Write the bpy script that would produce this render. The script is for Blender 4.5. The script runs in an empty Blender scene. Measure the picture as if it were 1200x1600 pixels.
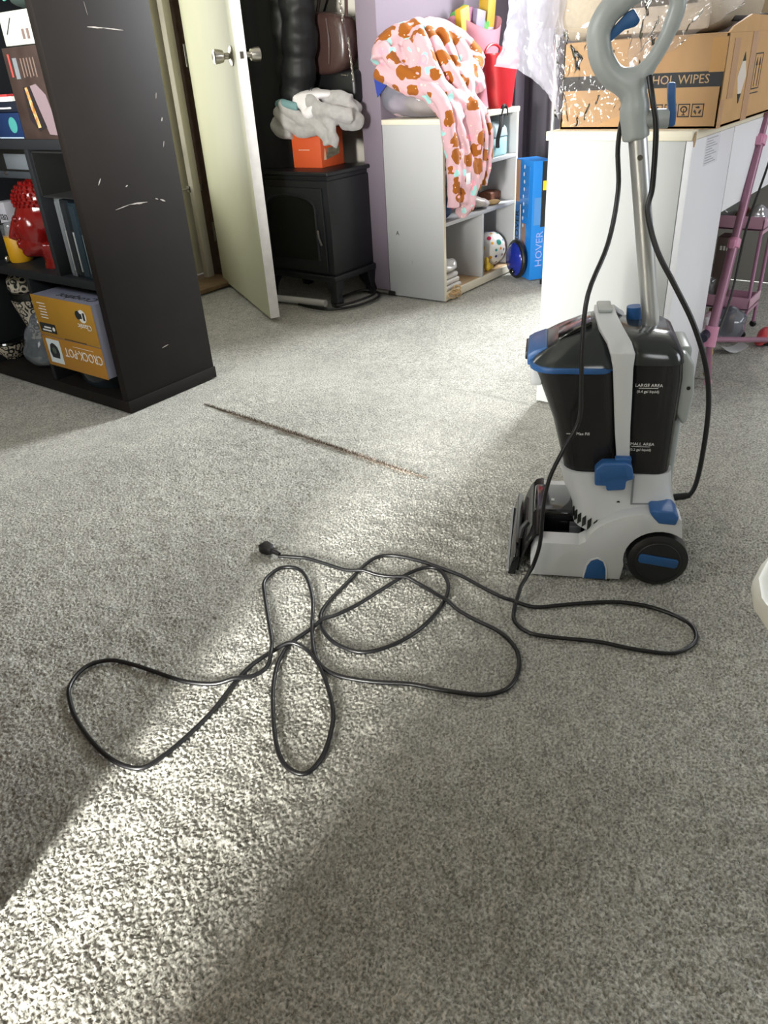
import bpy, bmesh, math, random
import numpy as np
from mathutils import Vector, Matrix
random.seed(7)
sc = bpy.context.scene
COL = sc.collection
R = math.radians

# ------------------------------------------------------------------ camera
cam = bpy.data.cameras.new('camera'); camo = bpy.data.objects.new('camera', cam); COL.objects.link(camo)
cam.sensor_fit = 'VERTICAL'; cam.sensor_height = 24.0; cam.lens = 1190 / 1600 * 24.0
cam.clip_start = 0.02; cam.clip_end = 60
cr_, cu_, cw_ = Vector((0.592, -0.804, -0.056)), Vector((0.439, 0.264, 0.859)), Vector((0.676, 0.533, -0.509))
m4 = Matrix.Identity(4)
for i, a in enumerate((cr_.normalized(), cu_.normalized(), -cw_.normalized())):
    for j in range(3): m4[j][i] = a[j]
m4.translation = (0, 0, 0.95)
camo.matrix_world = m4
sc.camera = camo

# ------------------------------------------------------------------ world, daylight, exposure
sc.view_settings.view_transform = 'Standard'; sc.view_settings.look = 'None'
sc.view_settings.gamma = 1.0; sc.view_settings.use_curve_mapping = False
sc.view_settings.exposure = 0.0
sc.cycles.use_denoising = True
sc.cycles.max_bounces = 10; sc.cycles.diffuse_bounces = 6; sc.cycles.transparent_max_bounces = 24
world = bpy.data.worlds.new('overcast_sky'); sc.world = world; world.use_nodes = True
bg = world.node_tree.nodes['Background']; bg.inputs[0].default_value = (0.93, 0.96, 1.0, 1); bg.inputs[1].default_value = 1.0

def area(name, loc, direction, sx, sy, power, col, spread=180):
    l = bpy.data.lights.new(name, 'AREA'); l.shape = 'RECTANGLE'; l.size = sx; l.size_y = sy
    l.energy = power; l.color = col; l.spread = R(spread)
    o = bpy.data.objects.new(name, l); COL.objects.link(o); o.location = loc
    o.rotation_euler = Vector(direction).to_track_quat('-Z', 'Y').to_euler()
    return o
# daylight coming in at the picture window of the far wall, the glazed door behind the viewer, the side window
area('window_daylight', (4.36, 1.10, 1.74), (-1, -0.22, -0.12), 0.68, 0.92, 218, (0.94, 0.975, 1.0))
area('glazed_door_daylight', (-2.04, 0.21, 0.74), (1, 0.12, 0.0), 0.34, 1.0, 570, (1.0, 0.985, 0.93))
area('rear_fill_light', (-0.52, -1.0, 1.72), (1, 0.3, -0.2), 0.9, 0.62, 7, (0.97, 0.985, 1.0), 112)  # added fill for the cleaner's near side, no known window there
area('high_fill_light', (-0.52, 1.95, 1.72), (1, 0, 0), 0.95, 0.62, 25, (0.97, 0.985, 1.0), 128)  # added fill for desk end, shelf side and carpet, source made up
area('side_window_daylight', (2.9, -2.53, 1.55), (0, 1, 0), 1.3, 1.0, 40, (0.90, 0.95, 1.0))
area('porch_daylight', (2.2, 3.62, 1.25), (0, -1, 0), 0.8, 1.6, 21, (1.0, 1.0, 0.90))

# ------------------------------------------------------------------ materials
def lin(h):
    if isinstance(h, tuple): return h
    h = h.lstrip('#'); o = []
    for i in (0, 2, 4):
        c = int(h[i:i+2], 16) / 255
        o.append(c / 12.92 if c <= 0.04045 else ((c + 0.055) / 1.055) ** 2.4)
    return tuple(o)
MATS = {}
def mat(name, col, rough=0.5, metal=0.0, spec=0.5, noise=None, bump=None, coat=0.0, trans=0.0, alpha=1.0, sheen=0.0, col2=None, emit=None):
    if name in MATS: return MATS[name]
    m = bpy.data.materials.new(name); m.use_nodes = True; nt = m.node_tree; b = nt.nodes['Principled BSDF']
    c = lin(col); b.inputs['Base Color'].default_value = (*c, 1)
    b.inputs['Roughness'].default_value = rough; b.inputs['Metallic'].default_value = metal
    b.inputs['Specular IOR Level'].default_value = spec; b.inputs['Coat Weight'].default_value = coat
    b.inputs['Transmission Weight'].default_value = trans; b.inputs['Alpha'].default_value = alpha
    b.inputs['Sheen Weight'].default_value = sheen
    if noise or bump: tc = nt.nodes.new('ShaderNodeTexCoord')
    if noise:
        n = nt.nodes.new('ShaderNodeTexNoise'); n.inputs['Scale'].default_value = noise[0]; n.inputs['Detail'].default_value = 5
        nt.links.new(tc.outputs['Object'], n.inputs['Vector'])
        rp = nt.nodes.new('ShaderNodeMapRange'); rp.inputs[1].default_value = 0.35; rp.inputs[2].default_value = 0.65
        nt.links.new(n.outputs[0], rp.inputs[0])
        mx = nt.nodes.new('ShaderNodeMix'); mx.data_type = 'RGBA'
        c2 = lin(col2) if col2 else tuple(x * (1 - noise[1]) for x in c)
        mx.inputs[6].default_value = (*c, 1); mx.inputs[7].default_value = (*c2, 1)
        nt.links.new(rp.outputs[0], mx.inputs[0]); nt.links.new(mx.outputs[2], b.inputs['Base Color'])
    if bump:
        n = nt.nodes.new('ShaderNodeTexNoise'); n.inputs['Scale'].default_value = bump[0]; n.inputs['Detail'].default_value = 4
        nt.links.new(tc.outputs['Object'], n.inputs['Vector'])
        bp = nt.nodes.new('ShaderNodeBump'); bp.inputs['Strength'].default_value = bump[1]; bp.inputs['Distance'].default_value = bump[2] if len(bump) > 2 else 0.003
        nt.links.new(n.outputs[0], bp.inputs['Height']); nt.links.new(bp.outputs[0], b.inputs['Normal'])
    MATS[name] = m
    return m

def carpet_mat():
    m = bpy.data.materials.new('cut_pile_carpet'); m.use_nodes = True; nt = m.node_tree; b = nt.nodes['Principled BSDF']
    N = nt.nodes.new; L = nt.links.new
    b.inputs['Roughness'].default_value = 0.95; b.inputs['Specular IOR Level'].default_value = 0.1; b.inputs['Sheen Weight'].default_value = 0.12
    tc = N('ShaderNodeTexCoord')
    fine = N('ShaderNodeTexNoise'); fine.inputs['Scale'].default_value = 230; fine.inputs['Detail'].default_value = 3
    broad = N('ShaderNodeTexNoise'); broad.inputs['Scale'].default_value = 3.0; broad.inputs['Detail'].default_value = 6; broad.inputs['Roughness'].default_value = 0.6
    mid = N('ShaderNodeTexNoise'); mid.inputs['Scale'].default_value = 26; mid.inputs['Detail'].default_value = 3
    for n in (fine, broad, mid): L(tc.outputs['Object'], n.inputs['Vector'])
    r1 = N('ShaderNodeValToRGB'); r1.color_ramp.elements[0].position = 0.34; r1.color_ramp.elements[1].position = 0.66
    r1.color_ramp.elements[0].color = (*lin('#7d7c74'), 1); r1.color_ramp.elements[1].color = (*lin('#c6c5bc'), 1)
    L(fine.outputs[0], r1.inputs[0])
    r2 = N('ShaderNodeMapRange'); r2.inputs[1].default_value = 0.35; r2.inputs[2].default_value = 0.65; r2.inputs[3].default_value = 0.86; r2.inputs[4].default_value = 1.08
    L(broad.outputs[0], r2.inputs[0])
    r3 = N('ShaderNodeMapRange'); r3.inputs[1].default_value = 0.35; r3.inputs[2].default_value = 0.65; r3.inputs[3].default_value = 0.92; r3.inputs[4].default_value = 1.06
    L(mid.outputs[0], r3.inputs[0])
    mul = N('ShaderNodeMath'); mul.operation = 'MULTIPLY'; L(r2.outputs[0], mul.inputs[0]); L(r3.outputs[0], mul.inputs[1])
    vm = N('ShaderNodeVectorMath'); vm.operation = 'SCALE'; L(r1.outputs[0], vm.inputs[0]); L(mul.outputs[0], vm.inputs['Scale'])
    L(vm.outputs[0], b.inputs['Base Color'])
    bp = N('ShaderNodeBump'); bp.inputs['Strength'].default_value = 0.5; bp.inputs['Distance'].default_value = 0.003
    L(fine.outputs[0], bp.inputs['Height']); L(bp.outputs[0], b.inputs['Normal'])
    return m
CARPET = carpet_mat()

def film_mat(name, tint, opacity, gloss=0.25, rough=0.12):
    # clear or milky plastic film: see-through, a little scattering, glossy
    m = bpy.data.materials.new(name); m.use_nodes = True; nt = m.node_tree; nt.nodes.clear(); N = nt.nodes.new; L = nt.links.new
    out = N('ShaderNodeOutputMaterial'); t = N('ShaderNodeBsdfTransparent'); t.inputs[0].default_value = (0.97, 0.97, 0.98, 1)
    d = N('ShaderNodeBsdfDiffuse'); d.inputs[0].default_value = (*lin(tint), 1)
    tr = N('ShaderNodeBsdfTranslucent'); tr.inputs[0].default_value = (*lin(tint), 1)
    g = N('ShaderNodeBsdfGlossy'); g.inputs['Roughness'].default_value = rough
    a = N('ShaderNodeMixShader'); a.inputs[0].default_value = 0.5; L(d.outputs[0], a.inputs[1]); L(tr.outputs[0], a.inputs[2])
    b = N('ShaderNodeMixShader'); b.inputs[0].default_value = opacity; L(t.outputs[0], b.inputs[1]); L(a.outputs[0], b.inputs[2])
    fr = N('ShaderNodeFresnel'); fr.inputs[0].default_value = 1.35
    mu = N('ShaderNodeMath'); mu.operation = 'MULTIPLY_ADD'; mu.inputs[1].default_value = gloss * 2; mu.inputs[2].default_value = 0.02; L(fr.outputs[0], mu.inputs[0])
    c = N('ShaderNodeMixShader'); L(mu.outputs[0], c.inputs[0]); L(b.outputs[0], c.inputs[1]); L(g.outputs[0], c.inputs[2])
    L(c.outputs[0], out.inputs[0])
    return m

def smoke_mat():
    m = bpy.data.materials.new('smoked_clear_plastic'); m.use_nodes = True; nt = m.node_tree; nt.nodes.clear(); N = nt.nodes.new; L = nt.links.new
    out = N('ShaderNodeOutputMaterial'); t = N('ShaderNodeBsdfTransparent'); t.inputs[0].default_value = (0.16, 0.155, 0.15, 1)
    d = N('ShaderNodeBsdfPrincipled'); d.inputs['Base Color'].default_value = (0.028, 0.027, 0.027, 1); d.inputs['Roughness'].default_value = 0.12
    b = N('ShaderNodeMixShader'); b.inputs[0].default_value = 0.62; L(t.outputs[0], b.inputs[1]); L(d.outputs[0], b.inputs[2]); L(b.outputs[0], out.inputs[0])
    return m
SMOKE = smoke_mat()

def blanket_mat():
    m = bpy.data.materials.new('gingerbread_fleece'); m.use_nodes = True; nt = m.node_tree; b = nt.nodes['Principled BSDF']; N = nt.nodes.new; L = nt.links.new
    b.inputs['Roughness'].default_value = 0.9; b.inputs['Sheen Weight'].default_value = 0.1; b.inputs['Specular IOR Level'].default_value = 0.15
    tc = N('ShaderNodeTexCoord')
    wn = N('ShaderNodeTexNoise'); wn.inputs['Scale'].default_value = 26; wn.inputs['Detail'].default_value = 1
    L(tc.outputs['Object'], wn.inputs['Vector'])
    ad = N('ShaderNodeMix'); ad.data_type = 'RGBA'; ad.blend_type = 'LINEAR_LIGHT'; ad.inputs[0].default_value = 0.022
    L(tc.outputs['Object'], ad.inputs[6]); L(wn.outputs['Color'], ad.inputs[7])
    def spots(scale, thr, seed):
        mp = N('ShaderNodeMapping'); mp.inputs['Location'].default_value = (seed, seed * 1.7, seed * 0.3); L(ad.outputs[2], mp.inputs[0])
        v = N('ShaderNodeTexVoronoi'); v.inputs['Scale'].default_value = scale; v.inputs['Randomness'].default_value = 0.75; L(mp.outputs[0], v.inputs['Vector'])
        lt = N('ShaderNodeMath'); lt.operation = 'LESS_THAN'; lt.inputs[1].default_value = thr; L(v.outputs['Distance'], lt.inputs[0])
        return lt.outputs[0]
    def over(base, colr, fac):
        mx = N('ShaderNodeMix'); mx.data_type = 'RGBA'; L(fac, mx.inputs[0])
        if isinstance(base, tuple): mx.inputs[6].default_value = base
        else: L(base, mx.inputs[6])
        mx.inputs[7].default_value = (*lin(colr), 1); return mx.outputs[2]
    c = over((*lin('#cba5ac'), 1), '#9fd3cf', spots(14, 0.24, 3.3))
    c = over(c, '#ef9fb0', spots(13, 0.24, 9.1))
    c = over(c, '#96571f', spots(12.5, 0.40, 0.0))
    c = over(c, '#f0a8ae', spots(21, 0.2, 5.2))
    c = over(c, '#e9d3bd', spots(34, 0.13, 2.2))
    L(c, b.inputs['Base Color'])
    return m

BLACKWOOD = mat('dark_brown_laminate', '#1d1917', 0.6, spec=0.2, noise=(9, 0.14))
BLACKIN = mat('dark_laminate_edge', '#1b1d20', 0.55, spec=0.3)
WHITE_LAM = mat('white_laminate', '#bbbcbe', 0.5, noise=(3, 0.04))
CREAM_EDGE = mat('cream_edge_band', '#e4ddc9', 0.55)
DOOR_PAINT = mat('cream_door_paint', '#d9dabb', 0.5, noise=(2.5, 0.05))
DOOR_EDGE = mat('white_door_edge_paint', '#eceaea', 0.5, noise=(30, 0.08))
LILAC = mat('lilac_wall_paint', '#7d727f', 0.85, noise=(2, 0.05), bump=(60, 0.1))
ENTRYW = mat('off_white_wall_paint', '#d9d3c8', 0.85, bump=(60, 0.1))
ROOMW = mat('olive_beige_wall_paint', '#716d59', 0.9)
CEIL = mat('ceiling_paint', '#8f8b84', 0.9)
BROWNWOOD = mat('brown_jamb_wood', '#5f4a3d', 0.55, noise=(30, 0.3))
STEEL = mat('brushed_steel', '#b9b5ad', 0.28, metal=1.0)
DARKSTEEL = mat('aged_steel', '#77746e', 0.35, metal=1.0)
BLACKMETAL = mat('black_enamel', '#15171b', 0.38)
BLACKPL = mat('black_plastic', '#141414', 0.4)
BLACKGL = mat('gloss_black_plastic', '#0e0f10', 0.12, coat=0.3)
CABLE = mat('black_cable_rubber', '#111113', 0.38)
GREYPL = mat('light_grey_plastic', '#c9cccd', 0.38)
GREYPL2 = mat('warm_grey_plastic', '#a3a9a7', 0.36)
BLUEPL = mat('blue_plastic', '#2a5a92', 0.42)
BLUEDK = mat('deep_blue_plastic', '#215488', 0.45)
ALU = mat('satin_aluminium', '#d6d8d8', 0.38, metal=0.9)
PRINTW = mat('white_print', '#d8d8d4', 0.6)
PRINTK = mat('black_print', '#1d2124', 0.6)
CARD = mat('kraft_cardboard', '#b28d63', 0.75, noise=(14, 0.08))
CARD2 = mat('lit_kraft_cardboard', '#c79e6c', 0.7, noise=(14, 0.08))  # lighter copy of the kraft, side light painted into the carton's right face

# ------------------------------------------------------------------ mesh helpers
TMP = bpy.data.scenes.new('workbench')
def evaluated(o):
    TMP.collection.objects.link(o)
    with bpy.context.temp_override(scene=TMP, view_layer=TMP.view_layers[0]):
        dg = bpy.context.evaluated_depsgraph_get(); dg.update()
    me = bpy.data.meshes.new_from_object(o.evaluated_get(dg)); bpy.data.objects.remove(o); return me
class MB:
    def __init__(s): s.v = []; s.f = []
    def add(s, vs, fs):
        n = len(s.v); s.v += [tuple(p) for p in vs]; s.f += [tuple(i + n for i in f) for f in fs]; return s
    def box(s, x0, x1, y0, y1, z0, z1):
        return s.add([(x0,y0,z0),(x1,y0,z0),(x1,y1,z0),(x0,y1,z0),(x0,y0,z1),(x1,y0,z1),(x1,y1,z1),(x0,y1,z1)],
                     [(0,3,2,1),(4,5,6,7),(0,1,5,4),(1,2,6,5),(2,3,7,6),(3,0,4,7)])
    def prism(s, poly, axis, a, b):
        n = len(poly)
        def P(p, q): return {'x': (q, p[0], p[1]), 'y': (p[0], q, p[1]), 'z': (p[0], p[1], q)}[axis]
        vs = [P(p, a) for p in poly] + [P(p, b) for p in poly]
        fs = [tuple(range(n))[::-1], tuple(range(n, 2*n))] + [(i, (i+1) % n, n + (i+1) % n, n + i) for i in range(n)]
        return s.add(vs, fs)
    def loft(s, rings, cap=True, closed=True):
        n = len(rings[0]); vs = [p for r in rings for p in r]; fs = []
        for k in range(len(rings) - 1):
            for i in range(n if closed else n - 1):
                j = (i + 1) % n; fs.append((k*n+i, k*n+j, (k+1)*n+j, (k+1)*n+i))
        if cap: fs += [tuple(range(n))[::-1], tuple(range((len(rings)-1)*n, len(rings)*n))]
        return s.add(vs, fs)
    def tube(s, pts, r, n=10, closed=False, squash=1.0, caps=True):
        P = [Vector(p) for p in pts]; m = len(P)
        rr = r if hasattr(r, '__len__') else [r] * m
        T = []
        for i in range(m):
            a = P[(i-1) % m] if (closed or i > 0) else P[i]; b = P[(i+1) % m] if (closed or i < m-1) else P[i]
            T.append((b - a).normalized())
        u = T[0].orthogonal().normalized()
        if abs(T[0].z) < 0.9: u = Vector((0, 0, 1)); u = (u - T[0] * u.dot(T[0])).normalized()
        rings = []
        for i in range(m):
            u = (u - T[i] * u.dot(T[i])).normalized(); w = T[i].cross(u)
            rings.append([P[i] + (u * math.cos(2*math.pi*k/n) * squash + w * math.sin(2*math.pi*k/n)) * rr[i] for k in range(n)])
        if closed: rings.append(rings[0])
        return s.loft(rings, cap=caps and not closed)
    def cyl(s, p0, p1, r0, r1=None, n=20): return s.tube([p0, p1], [r0, r0 if r1 is None else r1], n)
    def lathe(s, prof, c=(0,0,0), n=28, axis='z'):
        rings = []
        for r, h in prof:
            ring = []
            for k in range(n):
                a = 2*math.pi*k/n; x, y = r*math.cos(a), r*math.sin(a)
                ring.append({'z': (c[0]+x, c[1]+y, c[2]+h), 'y': (c[0]+x, c[1]+h, c[2]+y), 'x': (c[0]+h, c[1]+x, c[2]+y)}[axis])
            rings.append(ring)
        return s.loft(rings)
    def ell(s, c, rad, n=16, m=10, rot=None):
        rings = []
        for i in range(m + 1):
            th = math.pi * (0.02 + 0.96 * i / m)
            ring = []
            for k in range(n):
                a = 2*math.pi*k/n; p = Vector((rad[0]*math.sin(th)*math.cos(a), rad[1]*math.sin(th)*math.sin(a), rad[2]*math.cos(th)))
                if rot: p = rot @ p
                ring.append(Vector(c) + p)
            rings.append(ring)
        return s.loft(rings[::-1])
    def grid(s, fn, nu, nv):
        vs = [fn(i/nu, j/nv) for j in range(nv+1) for i in range(nu+1)]
        fs = [(j*(nu+1)+i, j*(nu+1)+i+1, (j+1)*(nu+1)+i+1, (j+1)*(nu+1)+i) for j in range(nv) for i in range(nu)]
        return s.add(vs, fs)
    def mesh(s, name):
        me = bpy.data.meshes.new(name); me.from_pydata(s.v, [], s.f); me.validate(); return me
    def build(s, name, material, parent=None, bev=0, seg=2, smooth=True, angle=38, thick=0, fixn=True):
        me = s.mesh(name)
        bm = bmesh.new(); bm.from_mesh(me)
        if fixn: bmesh.ops.recalc_face_normals(bm, faces=bm.faces)
        if bev:
            es = [e for e in bm.edges if len(e.link_faces) == 2 and e.calc_face_angle(0) > R(30)]
            bmesh.ops.bevel(bm, geom=es, offset=bev, segments=seg, profile=0.5, affect='EDGES', clamp_overlap=True)
        if thick:
            bmesh.ops.solidify(bm, geom=bm.faces[:], thickness=thick)
        bm.to_mesh(me); bm.free()
        return link(name, me, material, parent, smooth, angle)
def link(name, me, material, parent=None, smooth=True, angle=38):
    if smooth:
        me.polygons.foreach_set('use_smooth', [True] * len(me.polygons)); me.set_sharp_from_angle(angle=R(angle))
    me.materials.clear(); me.materials.append(material)
    o = bpy.data.objects.new(name, me); COL.objects.link(o)
    if parent: o.parent = parent
    return o
def remesh(mb, name, material, parent=None, voxel=0.01, it=4, disp=None):
    me = mb.mesh('tmp'); o = bpy.data.objects.new('tmp', me)
    md = o.modifiers.new('r', 'REMESH'); md.mode = 'VOXEL'; md.voxel_size = voxel
    sm = o.modifiers.new('s', 'SMOOTH'); sm.iterations = it; sm.factor = 0.5
    me2 = evaluated(o); me2.name = name
    if disp:
        nv = len(me2.vertices); co = np.empty(nv*3, np.float32); no = np.empty(nv*3, np.float32)
        me2.vertices.foreach_get('co', co); me2.vertices.foreach_get('normal', no); co = co.reshape(-1, 3); no = no.reshape(-1, 3)
        d = np.array([disp(Vector(c)) for c in co.tolist()], np.float32)
        me2.vertices.foreach_set('co', (co + no*d[:, None]).ravel()); me2.update()
    return link(name, me2, material, parent, True, 180)
def text(body, size, material, parent, loc, xd, up, ext=0.0004, align='CENTER', name='lettering', sx=1.0):
    cu = bpy.data.curves.new('t', 'FONT'); cu.body = body; cu.size = size; cu.extrude = ext; cu.align_x = align; cu.align_y = 'CENTER'; cu.resolution_u = 2
    o = bpy.data.objects.new('t', cu); me = evaluated(o); me.name = name
    x = Vector(xd).normalized(); y = Vector(up).normalized(); z = x.cross(y)
    M = Matrix((( x[0]*sx, y[0], z[0], loc[0]), (x[1]*sx, y[1], z[1], loc[1]), (x[2]*sx, y[2], z[2], loc[2]), (0, 0, 0, 1)))
    me.transform(M)
    return link(name, me, material, parent, False)
NX, NY, UP = (0, -1, 0), (1, 0, 0), (0, 0, 1)   # reading direction on a face looking to -X, on a face looking to -Y, up
def rr(x0, x1, y0, y1, rad, z, n=5):
    pts = []
    for cx, cy, a0 in ((x1-rad, y1-rad, 0), (x0+rad, y1-rad, 90), (x0+rad, y0+rad, 180), (x1-rad, y0+rad, 270)):
        for k in range(n + 1):
            a = R(a0 + 90*k/n); pts.append((cx + rad*math.cos(a), cy + rad*math.sin(a), z))
    return pts
def smoothpath(P, n=5, closed=False):
    P = [Vector(p) for p in P]; out = []; m = len(P)
    for i in range(m if closed else m - 1):
        g = (lambda k: P[k % m]) if closed else (lambda k: P[min(max(k, 0), m-1)])
        p0, p1, p2, p3 = g(i-1), g(i), g(i+1), g(i+2)
        for k in range(n):
            t = k / n
            out.append(0.5*((2*p1) + (p2-p0)*t + (2*p0-5*p1+4*p2-p3)*t*t + (3*p1-p0-3*p2+p3)*t**3))
    if not closed: out.append(P[-1])
    return out
def thing(name, label, cat, loc=(0,0,0), rotz=0.0, group=None):
    o = bpy.data.objects.new(name, None); COL.objects.link(o); o.location = loc; o.rotation_euler = (0, 0, rotz); o.empty_display_size = 0.05
    return tag(o, label, cat, group)
def tag(o, label, cat, group=None):
    o['label'] = label; o['category'] = cat
    if group: o['group'] = group
    return o
def struct(o, label=None):
    o['kind'] = 'structure'
    if label: o['label'] = label
    return o
def put(o, loc, rotz=0):
    o.location = loc; o.rotation_euler = (0, 0, rotz); return o
def fbm(x, y, z):
    from mathutils import noise
    return noise.noise(Vector((x, y, z)))

# ================================================================== THE ROOM
floor = struct(MB().box(-2.2, 4.6, -2.7, 3.12, -0.1, -0.007).build('floor', CARPET, smooth=False), 'grey beige cut pile carpet covering the whole floor')
def carpet_patch():
    x0, x1, y0, y1, st = 0.04, 2.04, -0.36, 2.1, 0.0027
    nx, ny = int((x1-x0)/st), int((y1-y0)/st)
    rng = np.random.default_rng(3)
    def band(l0, l1):
        a = rng.standard_normal((ny+1, nx+1)); F = np.fft.rfft2(a)
        fy = np.fft.fftfreq(ny+1, st)[:, None]; fx = np.fft.rfftfreq(nx+1, st)[None, :]; f = np.hypot(fx, fy)
        F *= np.exp(-(f*l0)**2) * (1 - np.exp(-(f*l1)**2)); b = np.fft.irfft2(F, (ny+1, nx+1)); return b / b.std()
    h = 0.8*band(0.0032, 0.008) + 0.3*band(0.007, 0.03)
    h = np.clip(h, -2.2, 1.8)
    X = np.linspace(x0, x1, nx+1)[None, :].repeat(ny+1, 0); Y = np.linspace(y0, y1, ny+1)[:, None].repeat(nx+1, 1)
    e = np.minimum.reduce([np.clip((X-x0)/0.03, 0, 1), np.clip((x1-X)/0.7, 0, 1), np.clip((Y-y0)/0.05, 0, 1), np.clip((y1-Y)/0.5, 0, 1)])
    Z = -0.0035 + 0.0022*h*(0.15 + 0.85*e) + 0.0010*band(0.05, 0.3)*e
    Z -= 0.006*np.clip(1 - np.minimum.reduce([(X-x0), (x1-X), (Y-y0), (y1-Y)])/0.006, 0, 1)
    me = bpy.data.meshes.new('carpet_pile'); nv = (nx+1)*(ny+1); nf = nx*ny
    me.vertices.add(nv); me.vertices.foreach_set('co', np.stack([X, Y, Z], -1).astype(np.float32).ravel())
    idx = np.arange(nv).reshape(ny+1, nx+1)
    q = np.stack([idx[:-1, :-1], idx[:-1, 1:], idx[1:, 1:], idx[1:, :-1]], -1).reshape(-1, 4).astype(np.int32)
    me.loops.add(nf*4); me.loops.foreach_set('vertex_index', q.ravel())
    me.polygons.add(nf); me.polygons.foreach_set('loop_start', np.arange(0, nf*4, 4, dtype=np.int32))
    me.polygons.foreach_set('use_smooth', np.ones(nf, bool)); me.update(calc_edges=True)
    me.materials.append(CARPET)
    o = bpy.data.objects.new('carpet_pile', me); COL.objects.link(o); o.parent = floor; o['kind'] = 'stuff'; o['label'] = 'twisted grey beige carpet pile'
struct(MB().box(-2.2, 4.6, -2.7, 3.3, 2.42, 2.5).build('ceiling', CEIL, smooth=False))
# far wall with the picture window
wb = struct(MB().box(4.42, 4.52, -2.7, 0.74, 0, 2.42).box(4.42, 4.52, 1.50, 2.17, 0, 2.42).box(4.42, 4.52, 0.74, 1.50, 0, 1.21).box(4.42, 4.52, 0.74, 1.50, 2.25, 2.42).build('wall_back', mat('grey_lilac_wall_paint', '#9a93a0', 0.85), smooth=False))
w1 = MB().box(4.41, 4.5, 0.74, 0.78, 1.21, 2.25).box(4.41, 4.5, 1.46, 1.50, 1.21, 2.25).box(4.41, 4.5, 0.78, 1.46, 1.21, 1.25).box(4.41, 4.5, 0.78, 1.46, 2.21, 2.25).build('window_1', WHITE_LAM, bev=0.004)
struct(w1); MB().box(4.452, 4.458, 0.78, 1.46, 1.25, 2.21).build('pane', film_mat('window_glass', '#ffffff', 0.0, 0.2, 0.02), w1)
struct(MB().box(2.906, 4.42, 2.17, 2.275, 0, 2.42).build('wall_shelf', LILAC, bev=0.004), 'lilac painted wall behind the white shelf unit')
struct(MB().box(3.12, 3.2, 2.275, 3.3, 0, 2.42).build('wall_entry', ENTRYW, smooth=False))
struct(MB().box(-0.65, 1.86, 3.12, 3.24, 0, 2.42).box(2.80, 3.12, 3.12, 3.24, 0, 2.42).box(1.86, 2.80, 3.12, 3.24, 2.06, 2.42).build('wall_left', ROOMW, smooth=False))
wr = struct(MB().box(-0.65, 2.2, -2.7, -2.6, 0, 2.42).box(3.6, 4.52, -2.7, -2.6, 0, 2.42).box(2.2, 3.6, -2.7, -2.6, 0, 1.0).box(2.2, 3.6, -2.7, -2.6, 2.1, 2.42).build('wall_right', ROOMW, smooth=False))
w2 = struct(MB().box(2.2, 2.25, -2.68, -2.6, 1.0, 2.1).box(3.55, 3.6, -2.68, -2.6, 1.0, 2.1).box(2.25, 3.55, -2.68, -2.6, 1.0, 1.05).box(2.25, 3.55, -2.68, -2.6, 2.05, 2.1).build('window_2', WHITE_LAM, bev=0.004))
MB().box(2.25, 3.55, -2.655, -2.65, 1.05, 2.05).build('pane', MATS.setdefault('glass2', film_mat('window_glass_side', '#ffffff', 0.0, 0.2, 0.02)), w2)
struct(MB().box(-0.65, -0.55, -2.7, -1.48, 0, 2.42).box(-0.65, -0.55, -0.52, 0.452, 0, 2.42).box(-0.65, -0.55, -1.48, -0.52, 0, 1.38).box(-0.65, -0.55, -1.48, -0.52, 2.06, 2.42).box(-0.65, -0.55, 1.25, 1.45, 0, 2.42).box(-0.65, -0.55, 2.45, 3.24, 0, 2.42).box(-0.65, -0.55, 1.45, 2.45, 0, 1.38).box(-0.65, -0.55, 1.45, 2.45, 2.06, 2.42).box(-0.65, -0.55, 0.452, 1.25, 2.05, 2.42).build('wall_front', ROOMW, smooth=False))
w4 = struct(MB().box(-0.63, -0.56, 1.45, 1.49, 1.38, 2.06).box(-0.63, -0.56, 2.41, 2.45, 1.38, 2.06).box(-0.63, -0.56, 1.49, 2.41, 1.38, 1.42).box(-0.63, -0.56, 1.49, 2.41, 2.02, 2.06).build('added_window_3', WHITE_LAM, bev=0.004))  # made-up opening that goes with the added high fill light
MB().box(-0.60, -0.595, 1.49, 2.41, 1.42, 2.02).build('pane', MATS['glass2'], w4)
w5 = struct(MB().box(-0.63, -0.56, -1.48, -1.44, 1.38, 2.06).box(-0.63, -0.56, -0.56, -0.52, 1.38, 2.06).box(-0.63, -0.56, -1.44, -0.56, 1.38, 1.42).box(-0.63, -0.56, -1.44, -0.56, 2.02, 2.06).build('added_window_4', WHITE_LAM, bev=0.004))  # invented window around the rear fill light, never in view
MB().box(-0.60, -0.595, -1.44, -0.56, 1.42, 2.02).build('pane', MATS['glass2'], w5)
struct(MB().box(-2.2, -0.65, -0.75, -0.65, 0, 2.42).box(-2.2, -0.65, 1.65, 1.75, 0, 2.42).box(-2.2, -2.1, -0.65, -0.07, 0, 2.42).box(-2.2, -2.1, 0.49, 1.65, 0, 2.42).box(-2.2, -2.1, -0.07, 0.49, 2.05, 2.42).build('wall_hall', ROOMW, smooth=False))
d3 = struct(MB().box(-2.18, -2.12, -0.07, -0.01, 0, 2.05).box(-2.18, -2.12, 0.43, 0.49, 0, 2.05).box(-2.18, -2.12, -0.01, 0.43, 1.95, 2.05).box(-2.18, -2.12, -0.01, 0.43, 0, 0.2).box(-2.18, -2.12, -0.01, 0.43, 1.26, 1.95).build('door_3', WHITE_LAM, bev=0.004))
MB().box(-2.153, -2.147, -0.01, 0.43, 0.2, 1.26).build('pane', MATS['glass2'], d3)
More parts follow.
